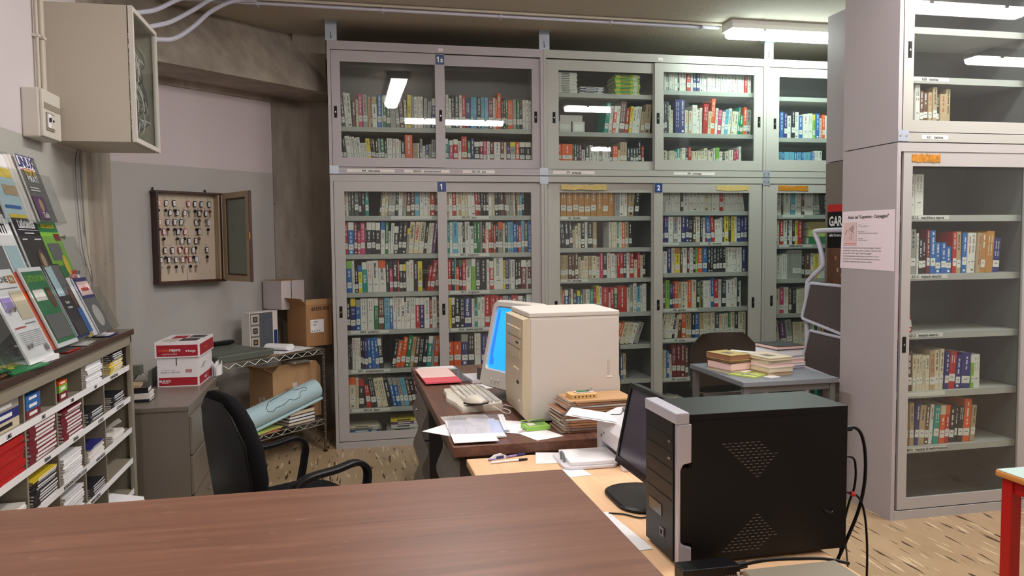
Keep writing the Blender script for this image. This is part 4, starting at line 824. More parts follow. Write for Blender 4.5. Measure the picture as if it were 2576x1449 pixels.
Mx = RZ(.2272, .18, z0+.022, pi/2) @ Matrix.Rotation(pi/2, 4, 'X'); b.text('BURGO', .02, Mx, 'white_ink')
for k in range(3): b.box(.226, .06+k*.03, z0+.095+k*.008, .2266, .14+k*.03, z0+.099+k*.008, 'grey_ink')
b.build('carton', t)
b = MB(Tb); zl = z0+.166; b.box(-.004, -.004, zl, .236, .378, zl+.088, 'carton_white'); b.box(.006, -.0048, zl+.008, .226, -.004, zl+.072, 'carton_red')
b.text('rosso', .026, TF(.047, -.0052, zl+.036), 'ink_orange'); b.text('repro', .026, TF(.105, -.0052, zl+.036), 'white_ink'); b.text('copy:document', .012, TF(.075, -.0052, zl+.018), 'white_ink', sx=1.1)
b.text('burgo', .017, TF(.195, -.0052, zl+.032), 'white_ink'); b.tube([(.166, -.0052, zl+.037), (.166, -.0056, zl+.037)], .005, 'white_ink', 10)
b.box(.236, .004, zl+.008, .2368, .37, zl+.072, 'carton_red'); b.text('repro', .03, RZ(.2374, .15, zl+.034, pi/2) @ Matrix.Rotation(pi/2, 4, 'X'), 'ink_orange')
zt = zl+.0885
b.box(.02, .02, zt-.0008, .1, .16, zt, 'crt_shell'); b.box(.11, .05, zt-.0008, .21, .17, zt+.0002, 'drawer_dark'); b.box(.04, .18, zt-.0008, .12, .32, zt+.0002, 'carton_red'); b.box(.13, .2, zt-.0008, .22, .34, zt+.0002, 'cab_inner'); b.box(.15, .24, zt, .2, .3, zt+.0005, 'ink')
b.build('carton_lid', t)
gp = 'small books on the taupe cabinet'
z = .7005
for k, (m, h, lab) in enumerate((('cover_k', .016, 'black paperback, lowest'), ('paper_off', .03, 'white thick paperback, second'), ('cover_k', .028, 'black paperback, third'), ('cover_e', .012, 'tan booklet, topmost'))):
    mb = flat_book(-2.555+(0, 0, .0, -.03)[k], -1.44, z, .15-(.0, 0, .02, .04)[k], .12, h, m, .04*k)
    onemesh(mb, 'book', lab+' of the low pile on taupe cabinet', 'book', gp); z += h+.0005
t = thing('letter_tray', 'grey-green letter tray stuffed with curled papers behind the paper carton', 'tray', (-2.66, -1.0, .7005))
b = MB(); b.box(-2.75, -1.16, .7005, -2.57, -.9, .706, 'scan_green'); b.box(-2.75, -1.16, .706, -2.744, -.9, .80, 'scan_green'); b.box(-2.576, -1.10, .706, -2.57, -.9, .80, 'scan_green'); b.box(-2.75, -1.16, .79, -2.60, -1.1, .84, 'scan_green'); b.build('tray', t)
b = MB(RZ(-2.64, -.99, .78, .2) @ Matrix.Rotation(.7, 4, 'Y')); b.box(-.1, -.05, 0, .05, .04, .003, 'paper'); b.build('paper_sheet', t)
b = MB(RZ(-2.67, -1.02, .76, -.3) @ Matrix.Rotation(-.9, 4, 'Y')); b.box(-.1, -.05, 0, .06, .04, .003, 'paper_off'); b.build('paper_sheet', t)
b = MB(); rr_ = random.Random(12)
for k in range(5): b.loft([[(-2.30+.012*k+.03*math.sin(a*1.3+k), -.72+a*.05, z_), (-2.302+.012*k+.03*math.sin(a*1.3+k), -.72+a*.05, z_)] for a in range(1) for z_ in (0,)]+[], 'paper', False) if 0 else b.loft([[(-2.315+.014*k+.012*math.sin(a*1.5+k)+.0012*o_, -.78+a*.035, .7005+(.05+.018*((a+k*2) % 3))*h_) for h_, o_ in ((0, 0), (1, 0), (1, 1), (0, 1))] for a in range(5)], 'paper', True, False)
onemesh(b, 'paper_bundle', 'crumpled white paper bundle sticking out behind the paper carton', 'paper')
# ================================================================ PERIODICALS BOOKCASE on the left
XF, XK, YA, YZ = -2.475, -2.79, -3.85, -1.815
t = thing('periodicals_shelf', 'long beige pigeonhole shelf full of journals with a dark glossy wooden top', 'shelf unit', ((XF+XK)/2, (YA+YZ)/2, 0))
ZL = [.945, .797, .650, .505, .358, .212, .07]     # shelf tops
b = MB(); b.box(XK, YA, 0, XK+.006, YZ, 1.085, 'mag_case'); b.box(XK, YZ-.016, 0, XF, YZ, 1.085, 'mag_case'); b.box(XK, YA, 0, XF, YA+.016, 1.085, 'mag_case')
b.box(XF-.02, YA, 1.042, XF, YZ, 1.085, 'mag_case'); b.box(XF-.016, YZ-.035, 0, XF+.002, YZ+.001, 1.05, 'mag_case'); b.box(XK, YA, 0, XF, YZ, .05, 'mag_case'); b.build('body', t)
b = MB(); b.box(XK, YA, 1.0855, XF+.012, YZ+.008, 1.112, 'bookcase_top'); b.build('top', t, bevel=.003)
DV = [-2.215, -2.48, -2.755, -3.03, -3.30, -3.57]
STRIP = {0: [(-2.09, 'INTERNAZIONALE'), (-2.35, 'LIMES'), (-2.62, 'LIMES'), (-2.90, 'LIMES'), (-3.17, 'LIMES')], 1: [(-2.02, 'ELETTRONICA IN'), (-2.30, 'LE SCIENZE'), (-2.60, 'FERRARA'), (-2.88, 'FERRARA')],
         2: [(-2.05, ''), (-2.32, 'MONDO DIGITALE'), (-2.62, 'INTEGRAZIONE SCOLASTICA E SOCIALE')], 3: [(-2.05, ''), (-2.4, 'MONDO DIGITALE'), (-2.66, 'ECONOMIST')], 4: [], 5: [], 6: []}
for i, z in enumerate(ZL):
    b = MB(); b.box(XK+.006, YA+.016, z-.012, XF-.006, YZ-.016, z, 'mag_case'); s_ = b.build('shelf', t)
    b = MB(); b.box(XF-.006, YA+.016, z-.020, XF-.004, YZ-.036, z+.004, 'paper')
    for (yy, tx) in STRIP[i]:
        if tx: b.text(tx, .017, RZ(XF-.004, yy, z-.015, pi/2) @ Matrix.Rotation(pi/2, 4, 'X'), 'ink', sx=.8, lift=.0006)
    b.build('label_strip', s_)['label'] = 'white paper label strip'
dz = [1.042]+ZL
for y in DV:
    for i in range(len(ZL)):
        b = MB(); b.box(XK+.006, y-.006, ZL[i]+.0005, XF-.012, y+.006, dz[i]-.0125 if i else 1.0415, 'mag_case'); b.build('divider', t)
ROWN = ['top', 'second', 'third', 'fourth', 'fifth']; CELL = ['far end', 'second', 'third', 'fourth', 'fifth']
mr = random.Random(21); MP = {}
def mag(L, h, sp, pg, x, y, z, rot, lab, grp):
    key = (round(L, 3), round(h, 4), sp, pg)
    if key not in MP:
        mb = MB(); W = .20
        mb.box(-W, -L/2, 0, 0, L/2, h*.14, sp); mb.box(-W, -L/2, h*.86, 0, L/2, h, sp); mb.box(-W+.001, -L/2+.002, h*.14, -.0015, L/2-.002, h*.86, pg)
        mb.box(-.0012, -L/2+.001, 0, .0004, -L/2+L*.24, h, sp)
        o = mb.build('magazine', base=(0, 0, 0)); MP[key] = o.data
    else: o = bpy.data.objects.new('magazine', MP[key]); C.objects.link(o)
    o.location = (x, y, z); o.rotation_euler = (0, 0, rot); tag(o, lab, 'magazine', grp)
# (row, cell, centre y, length, [(count, thickness, spine, pages)], top material, words)
cells = [(0, 0, -2.03, .19, [(5, .010, 'cover_y', 'paper'), (4, .008, 'cover_k', 'paper')], 'black and yellow'), (0, 1, -2.335, .20, [(9, .0095, 'paper', 'paper')], 'white'),
         (1, 0, -2.03, .19, [(6, .008, 'cover_k', 'paper')], 'black-edged'), (1, 1, -2.345, .19, [(5, .009, 'cover_k', 'paper')], 'black'), (1, 2, -2.615, .21, [(9, .0122, 'cover_m', 'paper')], 'dark red spined'),
         (1, 3, -2.895, .235, [(9, .0135, 'cover_m', 'paper')], 'thick dark red spined'), (1, 4, -3.165, .235, [(12, .0095, 'cover_r', 'cover_r')], 'crimson'),
         (2, 0, -2.03, .18, [(3, .008, 'paper_off', 'paper')], 'cream'), (2, 1, -2.345, .20, [(5, .009, 'cover_w', 'paper'), (1, .005, 'cover_i', 'paper')], 'white'), (2, 2, -2.62, .20, [(8, .0105, 'paper', 'paper')], 'white'),
         (2, 3, -2.895, .22, [(9, .0095, 'cover_k', 'paper'), (1, .006, 'cover_y', 'paper')], 'black-spined'), (2, 4, -3.165, .22, [(3, .009, 'cover_k', 'paper'), (2, .009, 'cover_w', 'paper')], 'mixed'),
         (3, 1, -2.345, .19, [(4, .009, 'cover_k', 'paper')], 'black and white'), (3, 2, -2.62, .20, [(8, .011, 'paper', 'paper')], 'white creased'), (3, 3, -2.895, .2, [(4, .01, 'cover_e', 'paper')], 'tan')]
for (r, c_, y, L, lst, words) in cells:
    z = ZL[r]+.0006; k = 0; tot = sum(q[0] for q in lst)
    for (n, h, sp, pg) in lst:
        for j in range(n):
            jx = mr.uniform(-.003, .006); jr = mr.uniform(-.018, .018)
            p = 'topmost' if k == tot-1 else PLACE[k]
            mag(L, h, sp, pg, XF-.012+jx, y+mr.uniform(-.004, .004), z, jr, '%s journal, %s in the pile, %s row, %s compartment' % (words, p, ROWN[r], CELL[c_]), 'journals in the pigeonhole shelf'); z += h+.0003; k += 1
gp = 'bound volumes in the top row of the pigeonhole shelf'
for (y, lst) in ((-2.60, [('cover_m', .030, 'dark maroon'), ('cover_l', .026, 'lime green'), ('cover_o', .014, 'orange')]), (-2.875, [('cover_m', .026, 'maroon'), ('cover_b', .026, 'bright blue'), ('cover_b', .022, 'dark blue')]), (-3.155, [('cover_c', .030, 'cream'), ('cover_i', .030, 'navy blue'), ('cover_g', .026, 'grey')])):
    z = ZL[0]+.0006; L = .21 if y < -3 else (.12 if y < -2.7 else .085)
    for k, (m, h, nm) in enumerate(lst):
        b = MB(); xx = XF-.02; b.box(xx-.15, y-L/2-(.06 if L < .2 else 0), z, xx, y+L/2-(.06 if L < .2 else 0), z+h, m); yc = y-(.06 if L < .2 else 0)
        b.box(xx, yc-L*.3, z+h*.3, xx+.0006, yc+L*.25, z+h*.7, 'white_ink' if k != 0 or L < .2 else 'ink'); onemesh(b, 'bound_volume', '%s volume lying flat, %s compartment of the top row' % (nm, {-2.60: 'third', -2.875: 'fourth', -3.155: 'fifth'}[y]), 'book', gp); z += h+.0004
b = MB(RZ(XF+.02, -2.08, .375, .3) @ Matrix.Rotation(.28, 4, 'Y')); b.box(-.08, -.11, 0, .08, .10, .0008, 'paper'); onemesh(b, 'paper_sheet', 'white sheet sticking out of the pigeonhole shelf near its far end', 'paper')
b = MB(RZ(XF-.05, -2.02, .699, .4) @ Matrix.Rotation(-.5, 4, 'Y')); b.box(-.05, -.035, 0, .05, .04, .001, 'paper_off'); onemesh(b, 'card', 'cream card leaning on the third-row journals at the far end', 'card')

# ---- acrylic display rack and its magazines, standing on the dark top
# tier planes: bottom edge (x, z), top edge (x, z)
def TT(xb, zb, xt, zt):
    """frame: local x along world +y, local y up the slope, local z out of the face"""
    d = Vector((xt-xb, 0, zt-zb)).normalized(); L = Vector((0, 1, 0)); nrm = L.cross(d)
    return Matrix(((L.x, d.x, nrm.x, xb), (L.y, d.y, nrm.y, 0), (L.z, d.z, nrm.z, zb), (0, 0, 0, 1)))
T3 = TT(-2.68, 1.585, -2.765, 1.86); T2 = TT(-2.60, 1.335, -2.70, 1.63); T1 = TT(-2.515, 1.128, -2.64, 1.42)
t = thing('display_rack', 'clear acrylic tiered magazine rack standing on the pigeonhole shelf', 'magazine rack', (-2.65, -2.6, 1.113))
for T_, y0, y1, hh in ((T3, -3.4, -2.14, .20), (T2, -3.4, -2.10, .20), (T1, -3.4, -2.045, .19)):
    b = MB(T_); b.box(y0, .0, -.003, y1, .30, 0, 'acrylic'); b.box(y0, 0, .055, y1, hh, .058, 'acrylic'); b.box(y0, -.003, -.003, y1, 0, .058, 'acrylic'); b.build('tray', t)
for (x, y, z) in ((-2.545, -2.95, 1.30), (-2.50, -2.95, 1.18), (-2.60, -2.055, 1.33), (-2.53, -2.055, 1.20), (-2.66, -2.11, 1.54), (-2.61, -2.11, 1.39), (-2.74, -2.15, 1.79), (-2.7, -2.15, 1.64)):
    b = MB(); b.tube([(x-.035, y, z), (x+.012, y, z)], .005, 'steel', 8); b.tube([(x+.012, y, z), (x+.016, y, z)], .009, 'steel', 10); b.build('stand_off', t)
def cover(T_, xc, y0, w_, h_, zf, name, label, cat, base, items, thick=.006, grp='magazines in the acrylic rack', pagem='paper', rot=0):
    M = T_ @ Matrix.Translation((xc, y0, zf)) @ Matrix.Rotation(rot, 4, 'Z'); b = MB(M)
    b.box(-w_/2, 0, 0, w_/2, h_, thick, pagem); b.box(-w_/2, 0, thick, w_/2, h_, thick+.0006, base)
    z = thick+.0009
    for it in items:
        if it[0] == 'r': _, x0, y0_, x1, y1, m_ = it; b.add([(x0*w_-w_/2, y0_*h_, z), (x1*w_-w_/2, y0_*h_, z), (x1*w_-w_/2, y1*h_, z), (x0*w_-w_/2, y1*h_, z)], [(0, 1, 2, 3)], m_)
        elif it[0] == 't': _, x, y, s, tx, m_, sx = it; b.text(tx, s, Matrix.Translation((x*w_-w_/2, y*h_, z)), m_, sx=sx)
        elif it[0] == 'e': _, x, y, rx, ry, m_ = it; b.add([((x+rx*math.cos(a*pi/8))*w_-w_/2, (y+ry*math.sin(a*pi/8))*h_, z) for a in range(16)], [tuple(range(16))], m_)
        z += .0004
    return onemesh(b, name, label, cat, grp)
g0 = 'magazines in the acrylic rack'
# top tier
for k in range(4):
    cover(T3, -2.27-k*.022, .005, .19, .275, .002+.007*(3-k) if k else .030, 'magazine', ['magazine headed LINUX with red lines, front of the top tier', 'grey magazine edge directly left of the LINUX one', 'grey magazine edge, second left of the LINUX one', 'white magazine edge, third left of the LINUX one'][k], 'magazine', 'cab_inner' if k == 0 else 'paper_off',
      [('r', 0, .78, .80, .985, 'paper'), ('r', 0, .985, 1, 1, 'cover_i'), ('t', .40, .82, .06, 'LINUX', 'cover_i', .92), ('r', .1, .79, .72, .80, 'cover_r'), ('r', .1, .765, .7, .775, 'cover_r'), ('t', .45, .70, .030, 'STOP AL', 'cover_y', 1), ('t', .45, .60, .036, 'PIRATI', 'paper', 1), ('r', .1, .5, .6, .52, 'paper_off'), ('r', .1, .46, .6, .48, 'paper_off'), ('r', .02, .03, .6, .38, 'cover_u'), ('e', .35, .25, .1, .1, 'cover_e'), ('t', .4, .06, .032, 'Tails', 'paper', 1)] if k == 0 else [])
cover(T3, -2.49, .005, .2, .27, .004, 'magazine', 'yellow-topped magazine at the picture edge, top tier', 'magazine', 'light_blue_sheet', [('r', 0, .80, 1, 1, 'paper'), ('r', 0, .66, 1, .80, 'cover_y'), ('r', .3, .4, .95, .55, 'cover_e'), ('r', .1, .2, .8, .25, 'cover_b')])
# middle tier
cover(T2, -2.72, .0, .30, .30, .002, 'paper_sheet', 'curled white sheet with hand lettering ANTI, middle tier', 'paper', 'paper', [('t', .66, .76, .05, 'ANTI', 'ink', 1), ('r', .1, .2, .55, .6, 'cab_inner'), ('r', .6, .15, .95, .6, 'light_blue_sheet')], thick=.001)
cover(T2, -2.455, .0, .22, .30, .01, 'magazine', 'black magazine headed Le Scienze, middle tier', 'magazine', 'cover_k', [('r', 0, .95, 1, 1, 'cover_y'), ('t', .52, .82, .046, 'LeScienze', 'paper', .86), ('r', .1, .79, .95, .795, 'paper'), ('r', .3, .745, .7, .755, 'paper'), ('r', .1, .66, .3, .675, 'paper'), ('r', .6, .66, .9, .675, 'paper'), ('e', .6, .35, .16, .18, 'cover_n'), ('e', .62, .38, .09, .10, 'cover_e')])
cover(T2, -2.225, .0, .21, .30, .004, 'magazine', 'bright green magazine headed elettronica In, middle tier', 'magazine', 'cover_l', [('r', 0, .78, 1, 1, 'cover_v'), ('t', .5, .84, .034, 'elettronica In', 'cover_y', .78), ('r', .65, .66, .95, .76, 'cover_m'), ('r', .15, .38, .75, .62, 'cab_inner'), ('r', .1, .05, .6, .3, 'cover_v'), ('e', .7, .3, .12, .15, 'cover_y')])
# lower tier
cover(T1, -2.89, -.02, .22, .33, .03, 'magazine', 'white journal with an orange square headed ONE PA, lower tier', 'magazine', 'paper', [('t', .55, .86, .030, 'ONE', 'ink', 1), ('r', .72, .84, .95, .93, 'cover_a'), ('t', .83, .86, .022, 'PA', 'paper', 1), ('r', .1, .79, .9, .8, 'grey_ink'), ('r', .5, .45, .95, .76, 'cover_c'), ('r', .1, .55, .45, .7, 'lilac'), ('r', .5, .4, .9, .41, 'grey_ink'), ('r', .1, .37, .48, .385, 'cover_r')]+[('r', .1, .32-.02*k, .9, .325-.02*k, 'grey_ink') for k in range(9)]+[('e', .8, .12, .06, .04, 'grey_ink')])
cover(T1, -2.62, .0, .21, .31, .03, 'magazine', 'green magazine on astronomy with a white border, lower tier', 'magazine', 'paper', [('r', .06, .05, .98, .95, 'cover_v'), ('t', .52, .82, .034, "L'ASTRONOMIA", 'cover_l', .72), ('r', .12, .58, .6, .72, 'paper_off'), ('t', .36, .62, .022, 'Vesta', 'paper', 1), ('e', .78, .6, .12, .14, 'cover_n'), ('r', .1, .1, .9, .4, 'cab_inner')])
cover(T1, -2.655, .0, .20, .30, .018, 'magazine', 'orange-edged magazine behind the green astronomy one', 'magazine', 'cover_o', [])
cover(T1, -2.38, .02, .17, .30, .022, 'magazine', 'dark magazine with a pale blue sky picture, lower tier', 'magazine', 'cover_k', [('r', .05, .55, .95, .98, 'cab_inner'), ('r', .05, .55, .45, .98, 'light_blue_sheet'), ('t', .35, .44, .016, 'Storia', 'paper', 1), ('t', .35, .37, .016, 'romana', 'paper', 1), ('e', .8, .5, .1, .14, 'cover_n'), ('r', .7, 0, 1, .35, 'cover_b'), ('r', .05, .0, .65, .18, 'drawer_dark')])
cover(T1, -2.41, .01, .20, .325, .014, 'magazine', 'navy blue booklet behind the sky-picture magazine', 'magazine', 'cover_i', [])
cover(T1, -2.44, .01, .21, .33, .008, 'magazine', 'white booklet at the back of the lower tier', 'magazine', 'paper', [])
cover(T1, -2.18, .0, .18, .29, .012, 'magazine', 'white and red magazine headed AFFARI behind the violet one', 'magazine', 'paper', [('r', .0, .93, 1, 1, 'cover_r'), ('t', .55, .84, .034, 'AFFARI', 'cover_r', .9)])
cover(T1, -2.14, .0, .165, .25, .022, 'magazine', 'violet-bordered magazine with pink panel at the rack end', 'magazine', 'cover_i', [('r', .08, .68, .95, .93, 'pink'), ('t', .5, .76, .028, 'tradizione', 'cover_r', .8), ('r', .0, .0, 1, .62, 'cab_inner'), ('e', .5, .3, .3, .2, 'crt_shell')])
cover(T1, -2.21, .0, .17, .31, .004, 'magazine', 'yellow-edged magazine behind the white and red one', 'magazine', 'cover_y', [])
# flat leaflets at the foot of the rack
for (x, y, a, L, W, m, m2, lab) in ((-2.53, -2.06, .05, .15, .10, 'cover_i', 'paper', 'violet-framed white leaflet on the dark top at the rack end'), (-2.53, -2.36, .1, .16, .09, 'crt_shell', 'paper_off', 'grey leaflet below the lower tier'), (-2.53, -2.56, .0, .15, .10, 'cover_r', 'cab_inner', 'red and grey leaflet slipping out of the lower tier')):
    b = MB(RZ(x, y, 1.1135, a)); b.box(-W/2, -L/2, 0, W/2, L/2, .002, m); b.box(-W/2+.008, -L/2+.008, .002, W/2-.012, L/2-.008, .0024, m2); onemesh(b, 'leaflet', lab, 'leaflet')
b = MB(RZ(-2.525, -2.88, 1.1135, -.1)); b.box(-.045, -.11, 0, .05, .11, .018, 'paper'); onemesh(b, 'paper_pile', 'white block of paper on the dark top below the white journal', 'paper')
b = MB(RZ(-2.53, -3.02, 1.1135, -.12) @ Matrix.Rotation(.18, 4, 'Y')); b.box(-.10, -.11, .012, .07, .11, .017, 'cover_v'); b.text('the game', .06, Matrix.Translation((.02, -.04, .0172)) @ Matrix.Rotation(pi/2, 4, 'Z'), 'cover_y'); onemesh(b, 'folder', 'green folder with yellow lettering lying before the rack', 'folder')
t = thing('spiral_notebook', 'tan spiral-bound notebook on the dark top at the picture edge', 'notebook', (-2.535, -3.22, 1.1135))
b = MB(); b.box(-2.60, -3.34, 1.1135, -2.49, -3.12, 1.121, 'cover_a'); b.build('pages', t)
b = MB()
for k in range(20): b.tube([(-2.487+.007*math.cos(a), -3.33+k*.0105, 1.121+.007*math.sin(a)) for a in [j*pi/4 for j in range(8)]], .0012, 'ink', 4)
b.build('spiral', t)

# ================================================================ OFFICE CHAIR
ca = math.radians(30); CX, CY = -1.715, -2.60
TCh = RZ(CX, CY, 0, ca)                       # local +x = the way the chair faces
t = thing('office_chair', 'black office swivel chair with armrests seen from behind', 'chair', (CX, CY, 0))
def rrect(w_, h_, r, n=5):
    out = []
    for cx, cy, a0 in ((w_/2-r, h_/2-r, 0), (-w_/2+r, h_/2-r, pi/2), (-w_/2+r, -h_/2+r, pi), (w_/2-r, -h_/2+r, 1.5*pi)):
        for k in range(n+1): a = a0+pi/2*k/n; out.append((cx+r*math.cos(a), cy+r*math.sin(a)))
    return out
b = MB(TCh); rings = []
for z, s in ((.43, .86), (.44, .97), (.465, 1.0), (.485, .98), (.495, .88)): rings.append([(x*s+.02, y*s, z) for x, y in rrect(.46, .47, .12)])
b.loft(rings, 'black_fabric'); b.build('seat', t)
TBk = TCh @ Matrix.Translation((-.20, 0, .50)) @ Matrix.Rotation(-.14, 4, 'Y')
def backring(z, w_, xo):
    return [(xo+.03*(y/(w_/2+1e-6))**2*0+x, y, z) for x, y in []]
b = MB(TBk); rings = []
for z, w_, th in ((-.05, .20, .03), (-.02, .29, .045), (.05, .38, .06), (.15, .43, .066), (.26, .43, .064), (.36, .38, .056), (.42, .31, .046), (.455, .21, .03), (.465, .1, .012)):
    bow = -.05*((z-.2)/.25)**2*.0+.018*math.sin((z)/.45*pi)
    rings.append([(bow+x, y, z) for x, y in rrect(th, w_, th*.48, 4)])
b.loft(rings, 'black_fabric'); b.build('backrest', t)
b = MB(TBk); rings = []
for z, w_, th in ((-.05, .16, .012), (.02, .33, .014), (.15, .40, .016), (.30, .385, .014), (.40, .28, .012), (.44, .15, .008)): rings.append([(-.032+.018*math.sin(z/.45*pi)+x, y, z) for x, y in rrect(th, w_, th*.45, 3)])
b.loft(rings, 'black_plastic'); b.build('back_shell', t)
for sy, nm in ((1, 'far'), (-1, 'near')):
    y = sy*.255; b = MB(TCh)
    pts = arc([(-.10, y-.03*sy, .42), (-.13, y, .50), (-.115, y, .60), (-.06, y, .645), (.06, y, .655), (.15, y, .665), (.195, y, .63), (.19, y, .56), (.16, y-.01*sy, .46), (.12, y-.04*sy, .425)], 6)
    rg = []
    for i, p in enumerate(pts):
        t_ = (pts[min(i+1, len(pts)-1)]-pts[max(i-1, 0)]).normalized(); s_ = Vector((0, 1, 0)); q = t_.cross(s_).normalized()
        rg.append([p+s_*(.021*cx)+q*(.011*cy) for cx, cy in ((1, .6), (.7, 1), (-.7, 1), (-1, .6), (-1, -.6), (-.7, -1), (.7, -1), (1, -.6))])
    b.loft(rg, 'black_plastic'); b.build('armrest', t)
b = MB(TCh); b.tube([(0, 0, .10), (0, 0, .43)], .022, 'dark_steel', 12); b.tube([(-.02, 0, .42), (-.22, 0, .43), (-.24, 0, .56)], .014, 'black_plastic', 8); b.tube([(0, 0, .09), (0, 0, .24)], .032, 'black_plastic', 12); b.build('column', t)
for k in range(5):
    a = 2*pi*k/5+.3; e = Vector((.27*math.cos(a), .27*math.sin(a), .07)); b = MB(TCh); b.tube([(0, 0, .115), e], .02, 'black_plastic', 8, rr=[.026, .014]); lg = b.build('base_leg', t)
    b = MB(TCh); b.tube([e+Vector((-.012*math.sin(a), .012*math.cos(a), -.042)), e+Vector((.012*math.sin(a), -.012*math.cos(a), -.042))], .028, 'black_plastic', 12); b.build('caster', lg)

# ================================================================ DARK WOOD DESK
t = thing('desk', 'dark brown desk carrying the beige computer, with wavy grey drawer units', 'desk', (-.69, -1.95, 0))
DX0, DX1, DY0, DY1, DZ = -1.105, -.28, -2.895, -1.0, .74
b = MB(); b.box(DX0, DY0, DZ-.042, DX1, DY1, DZ, 'desk_wood'); b.build('top', t, bevel=.004)
def pedestal(y0, y1):
    b = MB(); b.box(DX0+.03, y0, .03, DX0+.55, y1, DZ-.046, 'drawer_dark'); b.box(DX0+.05, y0+.02, 0, DX0+.53, y1-.02, .03, 'black_plastic'); p = b.build('pedestal', t)
    n = 3; hh = (DZ-.06-.04)/n
    for k in range(n):
        z0 = .04+k*hh; pr = []
        for i in range(13): u = i/12; pr.append((DX0+.012-.016*math.sin(u*2*pi)-.006, z0+.004+(hh-.008)*u))
        pr += [(DX0+.03, z0+hh-.004), (DX0+.03, z0+.004)]
        b = MB(); b.prism(pr, 'y', y0, y1, 'grey_drawer', True); d = b.build('drawer', p)
        b = MB(); b.tube([(DX0-.006, (y0+y1)/2, z0+hh*.5), (DX0-.014, (y0+y1)/2, z0+hh*.5)], .006, 'steel', 10); b.build('lock', d)
pedestal(-1.72, -1.16); pedestal(-2.86, -2.40)
b = MB(); b.box(DX0+.56, DY0+.06, 0, DX0+.60, DY1-.06, DZ-.045, 'drawer_dark'); b.build('modesty_panel', t)
# beige PC
PX0, PX1, PY0, PY1, PZ0, PZ1 = -.742, -.352, -2.619, -2.268, .7405, 1.209
t = thing('beige_computer', 'big beige computer tower standing on the dark desk', 'computer', (-.55, -2.44, PZ0))
b = MB(); b.box(PX0+.0, PY0, PZ0+.012, PX1, PY1, PZ1-.022, 'beige_pc'); b.build('case', t)
b = MB(); b.box(PX0-.004, PY0-.002, PZ1-.021, PX1+.002, PY1+.002, PZ1, 'beige_pc'); b.build('top_cover', t, bevel=.005)
b = MB(); b.box(PX0+.004, PY0-.003, PZ0+.02, PX1-.004, PY0, PZ1-.03, 'beige_pc'); sp_ = b.build('side_panel', t, bevel=.001)
b = MB(); b.box(PX1-.052, PY0-.0045, .93, PX1-.042, PY0-.003, 1.0, 'crt_shell'); b.box(PX1-.056, PY0-.006, .925, PX1-.036, PY0-.003, .932, 'white_ink'); b.build('finger_grip', sp_)
b = MB(); xf = PX0
pr = [(xf, PZ0+.0), (xf-.028, PZ0+.03), (xf-.034, PZ0+.12), (xf-.028, PZ1-.03), (xf, PZ1-.023)]
b.prism(pr, 'y', PY0, PY1, 'beige_front', False)
for z_ in (1.10, 1.055, 1.01): b.box(xf-.036, PY0+.04, z_, xf-.026, PY1-.05, z_+.036, 'beige_front')
b.box(xf-.040, PY0+.06, 1.075, xf-.034, PY0+.10, 1.08, 'ink'); b.box(xf-.040, PY0+.06, .955, xf-.030, PY0+.16, .965, 'beige_front'); b.box(xf-.036, PY0+.07, .90, xf-.028, PY0+.10, .912, 'ink')
b.tube([(xf-.03, PY0+.05, .83), (xf-.04, PY0+.05, .83)], .008, 'crt_shell', 12); b.build('front_bezel', t)
b = MB(); b.box(PX0+.01, PY0+.02, PZ0, PX1-.02, PY1-.02, PZ0+.012, 'black_plastic'); b.build('foot', t)
# its cables
for k, (m, r, pts, lab) in enumerate((('black_plastic', .006, [(-.35, -2.45, 1.14), (-.315, -2.46, 1.13), (-.298, -2.47, 1.02), (-.30, -2.48, .85), (-.297, -2.48, .75)], 'thick black cable hanging behind the beige computer tower'),
      ('off_white', .005, [(-.35, -2.40, 1.03), (-.325, -2.41, 1.0), (-.30, -2.43, .9), (-.32, -2.44, .80), (-.335, -2.46, .75)], 'off-white cable looping behind the beige computer tower'), ('kb_white', .004, [(-.35, -2.5, .99), (-.325, -2.5, .97), (-.308, -2.5, .86), (-.335, -2.52, .78), (-.338, -2.5, .75)], 'thinner cream cable behind the beige computer tower'))):
    b = MB(); b.tube(arc(pts), r, m, 8); onemesh(b, 'computer_cable', lab, 'cable', 'cables behind the beige computer')
# CRT monitor, facing left toward the chair
MX = -.80; TM = RZ(MX+.02, -2.10, 0, math.radians(22))
t = thing('crt_monitor', 'old white tube monitor with a blue screen beside the beige computer', 'monitor', (-.68, -2.1, .741))
HW = .175; zb_, zt_ = .80, 1.205
def sc_(x, w_, za, zb2): return [(x, y*w_, za+(zb2-za)*(z+.5)) for y, z in [(p[0]*2, p[1]) for p in rrect(1, 1, .12, 4)]]
b = MB(TM); rings = []
for x, w_, za, zb2 in ((.10, HW*.98, .81, 1.20), (.13, HW, .81, 1.2), (.18, HW*.95, .81, 1.19), (.26, HW*.7, .84, 1.13), (.34, HW*.5, .86, 1.07)): rings.append(sc_(x, w_/1.0, za, zb2))
b.loft(rings, 'crt_shell'); b.build('shell', t)
